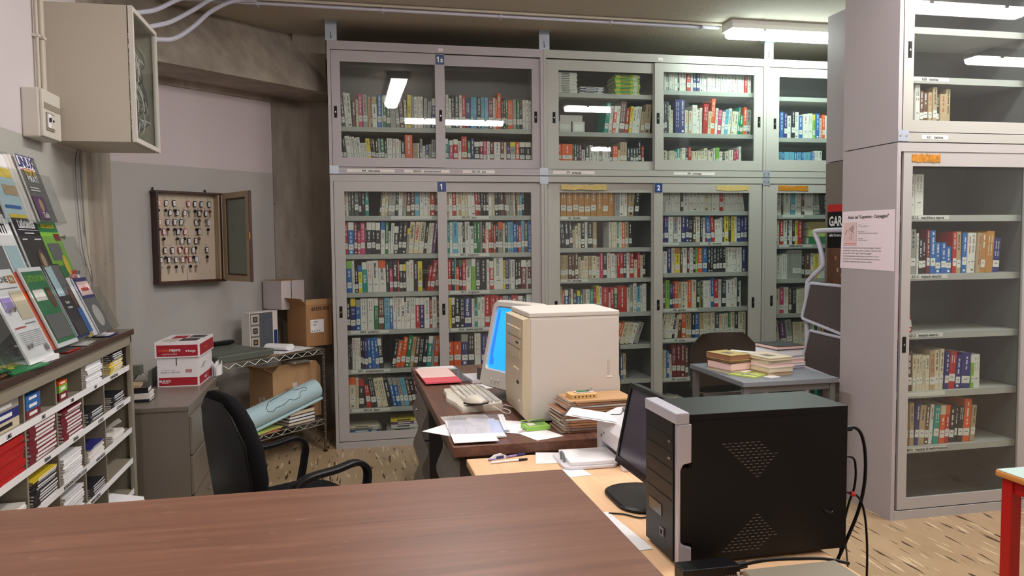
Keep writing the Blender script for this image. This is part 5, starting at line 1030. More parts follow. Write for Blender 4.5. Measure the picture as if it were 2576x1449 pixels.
# bezel: bulging ring leaning back
bz = []
def lean(z): return .095*((z-.80)/.4)
def fr_(w_, za, zb2, x): return [(x+lean(za+(zb2-za)*(p[1]+.5)), p[0]*2*w_, za+(zb2-za)*(p[1]+.5)) for p in rrect(1, 1, .08, 4)]
b = MB(TM); b.loft([fr_(HW*.98, .80, 1.205, .085), fr_(HW, .795, 1.21, .055), fr_(HW*1.01, .79, 1.212, .02), fr_(HW*.97, .80, 1.205, .0), fr_(HW*.84, .875, 1.185, .0), fr_(HW*.82, .88, 1.182, .012)], 'crt_shell', False); b.build('bezel', t)
b = MB(TM); b.loft([fr_(HW*.82, .88, 1.182, .0115), fr_(HW*.5, .95, 1.11, .004), fr_(HW*.1, 1.02, 1.04, .002)], 'screen_blue', True); s2 = b.build('screen', t)
b = MB(TM); b.loft([[(.004+lean(z)+.002, y, z), (.004+lean(z)+.002, y+w_, z)] for z, y, w_ in ((.90, .085, .035), (.98, .09, .04), (1.06, .095, .03), (1.14, .10, .025), (1.17, .11, .01))], 'screen_blue2', False, False, closed=False); b.build('desktop_picture', s2)
for k in range(3): b = MB(TM); b.tube([(.004, .06-.03*k, .835), (-.004, .06-.03*k, .835)], .006, 'off_white', 10); b.build('button', t)
b = MB(TM); b.loft([[(.13+r*math.cos(a*pi/12), r*.95*math.sin(a*pi/12), z) for a in range(24)] for r, z in ((.125, .7405), (.125, .748), (.10, .756), (.05, .765), (.045, .815))], 'grey_drawer'); b.build('base', t)
# keyboard, mouse
TK = RZ(-.90, -2.10, .7405, math.radians(-90+2)) @ Matrix.Rotation(math.radians(0), 4, 'X')   # local x along the desk edge (toward the viewer), local y toward the user side
TK = RZ(-.905, -2.09, .7405, math.radians(-87))
t = thing('keyboard', 'cream ergonomic keyboard lying on the dark desk before the tube monitor', 'keyboard', (-.905, -2.09, .7405))
def kbx(u):    # wavy palm edge
    return -.072-.045*max(0, math.sin(pi*(.04+.92*u)))**.5-.006*math.cos(u*4*pi)
b = MB(TK); n = 24; top = []; 
bot = [(-.235+.47*i/n, kbx(i/n)) for i in range(n+1)]; topp = [(.235, .095), (.20, .102), (-.20, .102), (-.235, .095)]
b.loft([[(x, y, z) for x, y in bot+topp] for z in (0, .012)]+[[(x*.985, y*.97, .024+.010*(y > 0)) for x, y in bot+topp]], 'kb_white', True, False); b.build('body', t)
for r in range(6):
    b = MB(TK); y = -.055+r*.025+(.006 if r > 4 else 0); n = 15 if r else 8
    for k in range(15):
        if r == 0 and 3 < k < 9:
            if k == 4: b.box(-.215+k*.0285, y-.010, .026, -.215+8.6*.0285, y+.010, .038, 'kb_white')
            continue
        x = -.215+k*.0285; b.prism([(x, y-.010), (x+.0245, y-.010), (x+.0245, y+.010), (x, y+.010)], 'z', .026, .042, 'kb_white' if (r < 5 and 0 < k < 12) else 'off_white')
        b.box(x+.009, y-.001, .0421, x+.014, y+.003, .0423, 'grey_ink')
    b.build('key_row', t)
b = MB(); TMo = RZ(-.925, -2.335, .783, math.radians(-60)) @ Matrix.Rotation(-.1, 4, 'Y')
t = thing('mouse', 'rounded cream computer mouse perched on the near end of the keyboard', 'mouse', (-.925, -2.335, .783))
b = MB(TMo); rings = []
for i in range(9):
    u = i/8; x = -.062+.124*u; w_ = .034*math.sin(pi*(.12+.76*u))**.6; h_ = .034*math.sin(pi*(.15+.8*u))**.7
    rings.append([(x, w_*math.cos(a*pi/8), max(.004, .004+h_*math.sin(a*pi/8))) for a in range(0, 9)])
b.loft(rings, 'kb_white', True); b.build('shell', t)
b = MB(TMo); b.prism([(-.056, -.027), (.056, -.027), (.06, 0), (.056, .027), (-.056, .027), (-.06, 0)], 'z', -.004, .0045, 'drawer_dark'); b.build('underside', t)
b = MB(); b.tube(arc([(-.86, -2.40, .78), (-.80, -2.42, .745), (-.775, -2.36, .745), (-.80, -2.28, .745), (-.77, -2.24, .745), (-.745, -2.30, .745)]), .003, 'kb_white', 6); onemesh(b, 'cable', 'cream cord curling from the keyboard and mouse toward the computer', 'cable')
# ================================================================ THINGS ON THE DARK DESK
ZD = .7405
def flat(x, y, z, a, L, W, m, name, label, cat, grp=None, th=.0008, cut=None):
    b = MB(RZ(x, y, z, a)); b.box(-L/2, -W/2, 0, L/2, W/2, th, m); return onemesh(b, name, label, cat, grp)
gp = 'loose white sheets at the front corner of the dark desk'
flat(-1.02, -2.60, ZD, .75, .29, .20, 'paper', 'paper_sheet', 'white sheet jutting over the left edge, lowest of the loose sheets', 'paper', gp)
flat(-.90, -2.60, ZD+.001, -.55, .29, .20, 'paper', 'paper_sheet', 'white sheet poking out on the right under the plastic sleeve', 'paper', gp)
flat(-.99, -2.44, ZD+.0002, .05, .20, .12, 'crt_shell', 'leaflet', 'grey printed leaflet half under the keyboard and plastic sleeve', 'leaflet')
flat(-.985, -2.655, ZD+.0025, -.02, .21, .31, 'paper', 'paper_sheet', 'big white sheet lying on the other loose sheets', 'paper', gp, .006)
flat(-1.01, -2.78, ZD+.0088, -.03, .17, .20, 'paper', 'paper_sheet', 'topmost white sheet reaching the front edge of the desk', 'paper', gp, .002)
t = thing('plastic_sleeve', 'clear punched plastic sleeve covering the loose white sheets', 'plastic sleeve', (-.95, -2.58, ZD+.011))
b = MB(RZ(-.965, -2.60, ZD+.0112, -.10)); b.box(-.12, -.16, 0, .12, .165, .0006, 'sleeve'); b.build('sleeve', t)
b = MB(RZ(-.965, -2.60, ZD+.0118, -.10)); b.box(.10, -.12, 0, .125, .16, .0005, 'paper')
for k in range(5): b.tube([(.113, -.09+k*.05, .0006), (.113, -.09+k*.05, .0008)], .003, 'grey_ink', 8)
b.build('punched_strip', t)
t = thing('document_folder', 'pink and pale rose folder at the far left corner of the dark desk', 'folder', (-.97, -1.36, ZD))
b = MB(RZ(-.965, -1.36, ZD, .04)); b.box(-.11, -.22, 0, .13, .24, .006, 'cab_inner'); b.box(-.10, -.235, .006, .14, .22, .010, 'sleeve'); b.build('plastic_folders', t)
b = MB(RZ(-.985, -1.39, ZD+.010, .04)); b.box(-.105, -.245, 0, .09, .2, .008, 'pink_red'); b.build('pink_cover', t)
b = MB(RZ(-.985, -1.39, ZD+.0182, .04)); b.box(-.105, -.10, 0, .085, .22, .0012, 'pink'); b.build('rose_sheet', t)
flat(-.96, -1.12, ZD+.0065, .1, .22, .12, 'paper', 'paper_sheet', 'printed white sheet under the top end of the pink folder', 'paper', None, .003)
t = thing('desk_organiser', 'grey and white plastic holder with papers behind the tube monitor', 'desk organiser', (-.73, -1.50, ZD))
b = MB(RZ(-.74, -1.50, ZD, .1)); b.box(-.10, -.12, 0, .14, .10, .018, 'printer_white'); b.box(-.03, -.13, .018, .14, .05, .05, 'printer_white'); b.box(.02, -.06, .05, .14, .06, .085, 'paper'); b.build('tray', t)
b = MB(RZ(-.74, -1.50, ZD, .1)); b.prism([(-.12, .018), (-.08, .018), (-.085, .075), (-.105, .08)], 'x', -.065, -.035, 'drawer_dark'); b.build('side_holder', t)
flat(-.81, -1.74, ZD, .3, .1, .13, 'paper', 'paper_sheet', 'small white sheet on the desk beside the foot of the tube monitor', 'paper')
flat(-.745, -2.79, ZD, .35, .125, .15, 'paper', 'paper_sheet', 'white note sheet under the green clip tray before the beige computer', 'paper')
b = MB(); b.tube([(-.822, -2.745, ZD+.003), (-.795, -2.74, ZD+.006)], .003, 'crt_shell', 6); onemesh(b, 'paper_clip', 'tiny pale peg lying on the desk left of the green tray', 'clip')
t = thing('clip_tray', 'light green plastic tray in front of the beige computer', 'tray', (-.735, -2.70, ZD+.001))
b = MB(RZ(-.74, -2.70, ZD+.0012, .12)); b.box(-.052, -.035, 0, .052, .035, .018, 'lime_pl'); b.box(-.052, .028, .018, .052, .035, .032, 'acrylic'); b.build('tray', t, bevel=.002)
b = MB(RZ(-.74, -2.70, ZD+.0194, .12)); b.box(-.035, -.02, 0, -.005, .02, .002, 'off_white'); b.box(.0, -.02, 0, .035, .02, .0015, 'acrylic'); b.build('contents', t)
# pile of cases
rq = random.Random(9); z = ZD
cm = ['cd_brown', 'cab_brown', 'cd_brown', 'cardboard', 'cd_brown', 'off_white', 'cd_brown', 'cab_brown', 'cardboard', 'cd_brown', 'crt_shell', 'cd_brown', 'cardboard_pale']
for k in range(13):
    xx = -.515+rq.uniform(-.012, .012)+(.02 if k > 8 else 0); yy = -2.715+rq.uniform(-.006, .006); h = .0095
    b = MB(RZ(xx, yy, z, .05+rq.uniform(-.04, .04))); b.box(-.145, -.085, 0, .13, .08, .0015, 'acrylic'); b.box(-.12, -.088, .0015, .13, .08, h-.0012, cm[k]); b.box(-.145, -.08, .0015, -.12, .08, h-.002, 'off_white'); b.box(-.145, -.085, h-.0012, .13, .08, h, 'cd_brown' if k < 12 else 'cardboard_pale')
    onemesh(b, 'document_case', 'brown flat case, %s of the pile by the beige computer' % ('topmost' if k == 12 else PLACE[k]), 'case', 'pile of brown flat cases'); z += h+.0004
t = thing('wooden_holder', 'small amber holder with holes along its front on top of the brown cases', 'holder', (-.54, -2.735, z))
b = MB(RZ(-.555, -2.735, z, .05)); b.prism(rrect(.115, .075, .012), 'z', 0, .018, 'amber_wood')
for k in range(6): b.tube([(-.04+k*.016, -.0376, .009), (-.04+k*.016, -.0380, .009)], .0035, 'ink', 8)
b.build('block', t)
b = MB(RZ(-.545, -2.73, z+.0185, .05)); b.prism(rrect(.08, .04, .012), 'z', 0, .004, 'white_card'); b.box(-.03, -.012, .0042, .02, .012, .006, 'cover_v'); b.build('key_fob', t)
b = MB(RZ(-.52, -2.73, z+.022, .8)); b.tube([(-.012, 0, .004), (.012, 0, .008)], .006, 'steel', 10); b.tube([(.012, 0, .008), (.02, 0, .012)], .003, 'steel', 8); b.build('metal_key', t)

# ================================================================ LIGHT WOOD DESK
LX0, LX1, LY0, LY1, LZ = -1.060, -.292, -4.75, -2.925, .70
t = thing('desk', 'pale beech desk between the counter and the dark desk', 'desk', ((LX0+LX1)/2, (LY0+LY1)/2, 0))
b = MB(); b.box(LX0, LY0, LZ-.028, LX1, LY1, LZ, 'light_wood'); b.build('top', t, bevel=.004)
for x in (LX0+.05, LX1-.05):
    for y in (LY0+.06, LY1-.06): b = MB(); b.box(x-.02, y-.02, 0, x+.02, y+.02, LZ-.029, 'grey_drawer'); b.build('leg', t)
for x in (LX0+.05, LX1-.05): b = MB(); b.box(x-.012, LY0+.081, LZ-.08, x+.012, LY1-.081, LZ-.0295, 'grey_drawer'); b.build('rail', t)
ZL_ = LZ+.0005
for (p0, p1, m, cap, lab) in (((-.985, -2.975, ZL_+.005), (-.835, -2.925+.0, ZL_+.005), 'lilac', 'cover_i', 'clear ballpoint pen with a violet cap on the beech desk'), ((-.985, -3.01, ZL_+.0045), (-.842, -2.995, ZL_+.0045), 'paper', 'ink', 'white ballpoint pen with a black grip on the beech desk')):
    t = thing('pen', lab, 'pen', p0, 'pens on the beech desk'); P0, P1 = Vector(p0), Vector(p1)
    b = MB(); b.tube([P0, P0.lerp(P1, .75)], .004, m, 8); b.build('barrel', t)
    b = MB(); b.tube([P0.lerp(P1, .752), P0.lerp(P1, .97), P1], .0045, cap, 8, rr=[.0048, .0045, .001]); b.build('cap', t)
t = thing('correction_roller', 'small blue and clear correction roller behind the pens', 'correction roller', (-.935, -2.955, ZL_))
b = MB(RZ(-.945, -2.958, ZL_, .3)); b.prism([(-.03, 0), (.028, 0), (.03, .012), (.012, .020), (-.015, .018), (-.036, .006)], 'y', -.007, .007, 'printer_white'); b.build('shell', t)
b = MB(RZ(-.945, -2.958, ZL_, .3)); b.box(-.012, -.0085, .004, .018, .0085, .014, 'sign_blue'); b.build('blue_panel', t)
b = MB(RZ(-.755, -2.985, ZL_, -.12)); b.prism([(-.062, -.075), (.052, -.075), (.052, .062), (-.045, .075)], 'z', 0, .0015, 'paper'); onemesh(b, 'note_sheet', 'white square note lying on the beech desk right of the pens', 'paper')
b = MB(RZ(-.715, -3.18, ZL_, .1)); b.prism([(-.04, -.05), (.04, -.05), (.035, .03), (.0, .05), (-.04, .05)], 'z', 0, .001, 'paper'); onemesh(b, 'note_sheet', 'torn white slip beside the counter corner on the beech desk', 'paper')
flat(-.785, -3.735, ZL_, .08, .12, .29, 'paper', 'paper_sheet', 'white sheet beside the counter edge, left of the black computer', 'paper', None, .002)
# printer
QX0, QX1, QY0, QY1 = -.555, -.305, -3.22, -2.935
t = thing('printer', 'white inkjet printer half hidden by the black flat monitor', 'printer', (-.43, -3.05, ZL_))
TPr = Matrix.Identity(4)
b = MB(); pr = [(QX0, .0), (QX0-.002, .10), (QX0+.02, .148), (QX0+.08, .165), (QX1, .165), (QX1, 0)]
b.prism([(x, ZL_+z) for x, z in [(QX0, .055), (QX0-.002, .11), (QX0+.02, .142), (QX0+.08, .165), (QX1, .17), (QX1, .055)]], 'y', QY0, QY1, 'printer_white', False)
b.box(QX0+.0, QY1-.035, ZL_+.0, QX1, QY1, ZL_+.055, 'printer_white'); b.box(QX0+.0, QY0, ZL_+.0, QX1, QY0+.03, ZL_+.055, 'printer_white'); b.box(QX1-.03, QY0+.03, ZL_, QX1, QY1-.035, ZL_+.055, 'printer_white')
b.box(QX0+.06, QY0+.03, ZL_+.002, QX0+.065, QY1-.035, ZL_+.055, 'dark_hole'); bo = b.build('body', t, bevel=.004)
b = MB(); b.prism(rrect(.16, .18, .03), 'z', ZL_+.1705, ZL_+.176, 'cab_inner', M=Matrix.Translation((-.40, -3.07, 0))); b.build('lid_window', t)
b = MB(); b.text('HP', .014, RZ(QX0-.0025, -3.02, ZL_+.085, -pi/2) @ Matrix.Rotation(pi/2, 4, 'X'), 'ink'); b.box(QX0-.003, -3.0, ZL_+.07, QX0-.0022, -2.985, ZL_+.08, 'grey_ink'); b.build('front_mark', t)
b = MB(RZ(-.645, -3.06, ZL_+.012, -.03)); b.prism(rrect(.20, .20, .03), 'z', -.010, -.001, 'printer_white'); b.build('output_tray', t)
b = MB(RZ(-.635, -3.06, ZL_+.012, -.03)); b.box(-.085, -.088, .0, .10, .088, .012, 'paper'); b.build('paper_stack', t)
b = MB(RZ(-.728, -3.07, ZL_+.012, 0)); b.tube(arc([(0, -.018, -.008), (-.004, -.018, .026), (-.004, .018, .026), (0, .018, -.008)], 5), .0045, 'grey_table', 8); b.build('paper_guide', t)
b = MB(RZ(-.575, -3.0, ZL_+.150, -.45) @ Matrix.Rotation(.12, 4, 'Y')); b.box(-.11, -.07, 0, .13, .07, .0012, 'paper'); b.box(-.09, -.06, .003, .12, .06, .004, 'paper'); onemesh(b, 'paper_sheet', 'white sheets lying askew on top of the printer', 'paper')
b = MB(); b.tube(arc([(-.55, -3.08, ZL_+.172), (-.52, -3.10, ZL_+.176), (-.50, -3.07, ZL_+.18), (-.48, -3.1, ZL_+.175), (-.44, -3.15, ZL_+.18)], 6), .0016, 'ink', 5); onemesh(b, 'thin_cord', 'thin dark cord crossing the top of the printer', 'cable')
# black flat monitor, screen toward the chair
t = thing('flat_monitor', 'black flat monitor seen edge-on with a dark screen facing left', 'monitor', (-.62, -3.55, ZL_))
TL = RZ(-.648, -3.58, .80, math.radians(1)) @ Matrix.Rotation(math.radians(12), 4, 'Y')    # local x = thickness, y = width, z up
b = MB(TL); y0, y1, hh = -.235, .175, .255
b.box(0, y0, 0, .014, y0+.014, hh, 'black_gloss'); b.box(0, y1-.014, 0, .014, y1, hh, 'black_gloss'); b.box(0, y0+.014, 0, .014, y1-.014, .020, 'black_gloss'); b.box(0, y0+.014, hh-.014, .014, y1-.014, hh, 'black_gloss')
b.box(.014, y0, 0, .034, y1, hh, 'black_plastic'); b.prism([(.034, .02), (.055, .06), (.055, .2), (.034, .235)], 'y', y0+.05, y1-.05, 'black_plastic'); b.build('housing', t)
b = MB(TL); b.box(.004, y0+.014, .020, .013, y1-.014, hh-.014, 'screen_dark'); b.build('screen', t)
b = MB(TL)
for k in range(4): b.box(-.001, -.18+k*.02, .005, .001, -.168+k*.02, .012, 'steel')
b.build('buttons', t)
b = MB(); b.prism([(-.03, 0), (.0, 0), (.03, .0), (.0, 0)], 'y', 0, .001, 'black_plastic') if 0 else None
b = MB(); b.tube([(-.56, -3.56, ZL_+.012), (-.575, -3.57, .87)], .022, 'black_plastic', 10); b.build('neck', t)
b = MB(RZ(-.60, -3.50, ZL_, .0)); b.loft([[(x*s, y*s, z) for x, y in rrect(.19, .27, .08, 6)] for z, s in ((0, .96), (.003, 1), (.009, 1), (.014, .93))], 'black_plastic'); b.build('base', t)
b = MB(); b.tube(arc([(-.60, -3.63, ZL_+.003), (-.66, -3.66, ZL_+.003), (-.70, -3.62, ZL_+.003), (-.74, -3.60, ZL_+.003)]), .0025, 'black_plastic', 6); onemesh(b, 'monitor_cable', 'thin black cable on the desk beside the flat monitor foot', 'cable')
# black tower in front
BX0, BX1, BY0, BY1, BZ0, BZ1 = -.672, -.236, -3.998, -3.802, ZL_, 1.079
t = thing('black_computer', 'black computer tower with a silver front edge standing on the beech desk', 'computer', (-.46, -3.9, ZL_))
b = MB(); b.box(BX0, BY0, BZ0+.008, BX1, BY1, BZ1, 'black_plastic'); b.build('case', t, bevel=.002)
b = MB(); b.box(BX0+.006, BY0-.0035, BZ0+.016, BX1-.012, BY0, BZ1-.018, 'black_plastic'); b.box(BX0-.022, BY0-.0035, BZ0+.062, BX0+.006, BY0+.016, BZ1-.130, 'black_plastic')
def slots(cx, cz, rows):
    for (dz_, xs) in rows:
        for x in xs: b.box(cx+x, BY0-.0042, cz+dz_, cx+x+.009, BY0-.0034, cz+dz_+.0016, 'cab_brown')
pit = .0155
rows = []
for r in range(12):
    if r < 5: x0_ = -.055+r*.0078*1.05; n = 7-(0 if r < 3 else 0)+(r//4)
    else: x0_ = -.055+r*.0078*1.05; n = max(1, 12-r)
    rows.append((-.0075*r*1.05, [x0_+k*pit-(r % 2)*.0 for k in range(n)]))
slots(-.53, BZ1-.078, rows)
slots(-.53, BZ0+.030, [(-dz_, xs) for dz_, xs in rows])
b.build('side_panel', t)
b = MB(); b.tube(arc([(-.312, BY0-.0035, .825), (-.300, BY0-.006, .812), (-.285, BY0-.006, .808), (-.278, BY0-.0035, .818)], 5), .005, 'black_gloss', 8, rr=[.001+.004*math.sin(pi*i/15) for i in range(16)]); b.build('finger_grip', t)
b = MB(); xs = BX0-.034
b.box(xs, BY0+.018, BZ0+.01, BX0, BY1-.004, BZ1-.022, 'black_plastic')
for z_ in (1.018, .978, .938, .900, .86): b.box(xs-.0012, BY0+.024, z_, xs, BY1-.012, z_+.0012, 'dark_hole')
for z_ in (1.004, .962): b.box(xs-.003, BY0+.03, z_, xs, BY0+.042, z_+.005, 'steel')
b.box(xs-.0015, BY0+.085, .80, xs, BY1-.03, .83, 'black_gloss'); b.box(xs-.003, BY0+.07, .752, xs, BY0+.095, .772, 'cab_brown'); b.box(xs-.0034, BY0+.075, .756, xs-.003, BY0+.09, .768, 'dark_hole')
b.build('front_bezel', t, bevel=.0)
b = MB(); sil = 'silver'
b.box(xs-.002, BY0-.004, BZ1-.022, BX0, BY1, BZ1+.006, sil)                    # cap
b.prism([(xs+.004, BZ0), (xs+.004, BZ1-.022), (BX0+.006, BZ1-.022), (BX0+.006, BZ1-.118), (BX0-.016, BZ1-.122), (BX0-.0225, BZ1-.135), (BX0-.0225, BZ0+.065), (BX0-.014, BZ0+.056), (BX0+.006, BZ0+.05), (BX0+.006, BZ0)], 'y', BY0-.004, BY0+.018, sil)
b.build('silver_trim', t, bevel=.003)
b = MB()
for x in (BX0+.02, BX1-.05): b.box(x, BY0+.02, BZ0, x+.03, BY1-.02, BZ0+.008, 'drawer_dark')
b.build('foot', t)
for k, (r, m, pts, lab) in enumerate(((.0045, 'black_plastic', [(-.236, -3.93, 1.0), (-.165, -3.93, 1.0), (-.138, -3.93, .955), (-.133, -3.93, .865), (-.150, -3.93, .78), (-.185, -3.93, .70), (-.22, -3.93, .63)], 'thick black cable arching out of the back of the black tower'),
      (.003, 'black_plastic', [(-.236, -3.93, .925), (-.175, -3.93, .922), (-.162, -3.93, .89), (-.165, -3.93, .84), (-.180, -3.93, .80), (-.195, -3.93, .74), (-.205, -3.93, .66)], 'thin black cable bowing close behind the black tower'),
      (.003, 'black_plastic', [(-.236, -3.94, .835), (-.18, -3.94, .828), (-.150, -3.94, .80), (-.134, -3.94, .725), (-.130, -3.94, .60), (-.14, -3.94, .40)], 'thin black cable dropping straight past the desk edge'),
      (.0025, 'cab_inner', [(-.236, -3.92, .78), (-.195, -3.92, .74), (-.178, -3.92, .66), (-.165, -3.92, .5)], 'thin grey cable hanging past the desk edge'))):
    b = MB(); b.tube(arc(pts), r, m, 8)
    if k == 0: b.tube([(-.236, -3.93, 1.0), (-.178, -3.93, 1.0)], .008, m, 8)
    if k == 2: b.tube([(-.183, -3.94, .829), (-.172, -3.94, .823)], .006, 'red_cap', 8)
    onemesh(b, 'computer_cable', lab, 'cable', 'cables behind the black tower')
t = thing('power_adapter', 'black power adapter brick with white print in front of the black tower', 'power adapter', (-.66, -4.08, ZL_))
b = MB(RZ(-.655, -4.062, ZL_, -.02)); b.box(-.072, -.03, 0, .072, .025, .034, 'black_plastic'); b.build('brick', t, bevel=.003)
b = MB(RZ(-.655, -4.062, ZL_, -.02)); rr_ = random.Random(4)
b.text('AC/DC', .007, Matrix.Translation((.015, -.0305, .006)) @ Matrix.Rotation(pi/2, 4, 'X'), 'white_ink')
for k in range(5): b.tube([(.035+k*.007, -.0302, .012), (.035+k*.007, -.0306, .012)], .0025, 'grey_ink', 8)
b.box(.062, -.0306, .004, .069, -.0300, .02, 'paper'); b.build('print', t)
b = MB(); b.tube(arc([(-.583, -4.06, .718), (-.55, -4.06, .722), (-.50, -4.08, .735), (-.43, -4.09, .735), (-.36, -4.09, .728), (-.30, -4.10, .715)]), .0042, 'black_plastic', 8); b.tube([(-.583, -4.06, .718), (-.552, -4.06, .721)], .009, 'black_plastic', 8); onemesh(b, 'power_cable', 'black power cable running right from the adapter brick', 'cable')
b = MB(); b.box(-.60, -4.36, ZL_, -.36, -4.13, ZL_+.042, 'mag_case'); onemesh(b, 'metal_box', 'flat taupe metal box at the bottom of the picture before the black tower', 'box', bevel=.004)

# ================================================================ COUNTER
t = thing('reception_counter', 'wide reddish brown counter top filling the foreground', 'counter', (-2.1, -4.65, 0))
b = MB(); b.box(-3.6+.85, -5.02, 1.018, -1.066, -4.262, 1.05, 'counter_wood'); b.build('top', t, bevel=.002)
b = MB(); b.box(-2.70, -4.95, 0, -1.12, -4.93, 1.017, 'counter_wood'); b.build('front_panel', t)
b = MB(); b.box(-1.14, -4.93, 0, -1.12, -4.30, 1.017, 'counter_wood'); b.build('side_panel', t)

# ================================================================ GREY TABLE, BOOKS, CHAIR
GX0, GX1, GY0, GY1, GZ = .632, 1.222, -1.88, -1.20, .72
t = thing('table', 'small grey table loaded with second-hand books before the back row', 'table', ((GX0+GX1)/2, (GY0+GY1)/2, 0))
b = MB(); b.box(GX0, GY0, GZ-.028, GX1, GY1, GZ, 'grey_table'); b.build('top', t, bevel=.003)
for x in (GX0+.03, GX1-.03):
    for y in (GY0+.03, GY1-.03): b = MB(); b.box(x-.016, y-.016, 0, x+.016, y+.016, GZ-.0285, 'cab_inner'); b.build('leg', t)
b = MB(); b.box(GX0+.047, GY0+.02, GZ-.065, GX1-.047, GY0+.04, GZ-.0285, 'cab_inner'); b.build('apron', t)
z0 = GZ+.0005
def stack(x, y, rot, specs, where, grp):
    z = z0; n = len(specs)
    for k, (L, W, h, cm_, pg, nm) in enumerate(specs):
        b = MB(RZ(x+rd.uniform(-.006, .006), y+rd.uniform(-.006, .006), z, rot+rd.uniform(-.05, .05))); tt = .0025
        b.box(-L/2, -W/2, 0, L/2, W/2, tt, cm_); b.box(-L/2, -W/2, h-tt, L/2, W/2, h, cm_); b.box(-L/2, W/2-.003, tt, L/2, W/2, h-tt, cm_); b.box(-L/2+.003, -W/2+.003, tt, L/2-.003, W/2-.003, h-tt, pg)
        if k == n-1: b.box(-L*.25, -W*.2, h, L*.12, W*.15, h+.0004, 'ink' if 'picture' in nm else 'cab_brown')
        onemesh(b, 'book', '%s, %s of the %s stack on grey table' % (nm, 'topmost' if k == n-1 else PLACE[k], where), 'book', grp); z += h+.0004
g0 = 'stacked books on the grey table'
stack(.745, -1.50, .25, [(.16, .22, .014, 'cover_c', 'cover_c', 'tan book'), (.15, .21, .046, 'cover_n', 'pink', 'thick cream-paged book'), (.15, .21, .013, 'cover_n', 'cover_e', 'thin brown book'), (.15, .21, .034, 'glue_pale', 'cd_brown', 'tan-covered brown-paged book')], 'left', g0)
stack(.935, -1.62, .15, [(.17, .22, .020, 'cover_e', 'cover_e', 'tan book'), (.17, .22, .026, 'cover_c', 'cover_c', 'cream book'), (.18, .23, .022, 'paper_off', 'pink', 'off-white book'), (.17, .22, .018, 'cover_c', 'cover_c', 'cream book, second layer'), (.17, .23, .016, 'cover_c', 'cover_c', 'pale cover book')], 'middle', g0)
stack(.92, -1.36, .6, [(.18, .24, .02, 'paper', 'paper', 'white journals bundle'), (.18, .24, .02, 'paper', 'paper', 'white bundle'), (.18, .24, .02, 'paper_off', 'paper', 'off-white bundle'), (.18, .24, .018, 'paper', 'paper', 'white print bundle with picture')], 'white back', g0)
stack(1.12, -1.42, .1, [(.20, .24, .016, 'lilac', 'paper', 'lilac book'), (.20, .24, .018, 'paper_off', 'paper', 'white book'), (.20, .24, .022, 'pink', 'pink', 'pink-paged book'), (.20, .24, .014, 'paper_off', 'paper', 'off-white book'), (.19, .22, .044, 'cover_k', 'paper', 'thick black white-paged book'), (.20, .22, .022, 'cover_k', 'pink', 'black book with picture cover')], 'right', g0)
b = MB(RZ(.80, -1.66, z0, .5)); b.box(-.10, -.085, 0, .10, .085, .008, 'book_green'); b.box(-.06, -.07, .008, -.04, .06, .0085, 'cab_brown'); b.box(-.09, .0, .0081, .09, .012, .0086, 'cab_brown'); b.box(-.01, .03, .009, .05, .07, .013, 'paper'); onemesh(b, 'booklet', 'pale green booklet lying before the left stack on the grey table', 'booklet')
b = MB(RZ(.87, -1.77, z0, .3)); b.box(-.035, -.028, 0, .035, .028, .004, 'paper'); onemesh(b, 'card', 'small white card at the front of the grey table', 'card')
def shell_chair(x, y, a, label, m='brown_plastic'):
    T = RZ(x, y, 0, a); t = thing('stacking_chair', label, 'chair', (x, y, 0), None)
    b = MB(T); rings = []
    for i in range(11):
        z = .50+.36*i/10; w_ = .27-.02*(i/10)-(.0 if i < 8 else .018*(i-7)**1.5); ring = []
        for k in range(13): u = -1+2*k/12; ring.append((w_*u, .17+.05*(i/10)-.05*u*u, z))
        rings.append(ring+[(p[0], p[1]+.006, p[2]) for p in ring[::-1]])
    b.loft(rings, m, True); b.build('backrest', t)
    b = MB(T); rings = []
    for i in range(9):
        y_ = -.22+.40*i/8; ring = [(.22*u, y_, .45-.02*math.sin((i/8)*pi)+.03*u**4) for u in [-1+2*k/10 for k in range(11)]]
        rings.append(ring+[(p[0], p[1], p[2]-.006) for p in ring[::-1]])
    b.loft(rings, m, True); b.build('seat', t)
    for sx in (-1, 1):
        b = MB(T); b.tube(arc([(sx*.23, -.24, .0), (sx*.21, -.19, .42), (sx*.205, .0, .425), (sx*.21, .13, .43), (sx*.23, .25, .0)], 6), .011, 'black_plastic', 8); b.build('leg_frame', t)
    return t
shell_chair(1.05, -1.02, .05, 'brown moulded chair pushed behind the grey table of books')

# ================================================================ STEPLADDER
TLd = RZ(1.489, -1.16, 0, math.atan2(-.9745, .2246))     # local x runs toward the viewer, local -y is the side one sees
t = thing('stepladder', 'folded white tubular stepladder with two dark steps leaning beside the right-hand bookcases', 'stepladder', (1.53, -1.37, 0))
b = MB(TLd); b.tube(arc([(.01, 0, 0), (0, 0, .65), (-.012, 0, 1.10), (-.008, 0, 1.20), (.012, 0, 1.238), (.10, 0, 1.31), (.119, 0, 1.345), (.103, 0, 1.42), (.075, 0, 1.49), (.053, 0, 1.53), (.078, 0, 1.552), (.38, 0, 1.552), (.43, 0, 1.53), (.44, 0, 1.2), (.44, 0, 0)], 6), .0155, 'tube_white', 10); b.build('frame', t)
for pr in ([(-.014, .99), (0, .975), (.40, .888), (.42, .90), (.42, 1.19), (.405, 1.203), (.06, 1.214), (.043, 1.203)], [(-.014, .675), (0, .662), (.40, .60), (.42, .612), (.42, .865), (.405, .878), (.06, .905), (.043, .895)]):
    b = MB(TLd); b.prism(pr, 'y', -.038, -.024, 'rubber_dark'); s_ = b.build('step', t)
    b = MB(TLd); pts = [Vector((x, -.038, z)) for x, z in pr]; b.tube(pts+[pts[0], pts[1]], .0105, 'tube_white', 8); b.build('step_rim', s_)
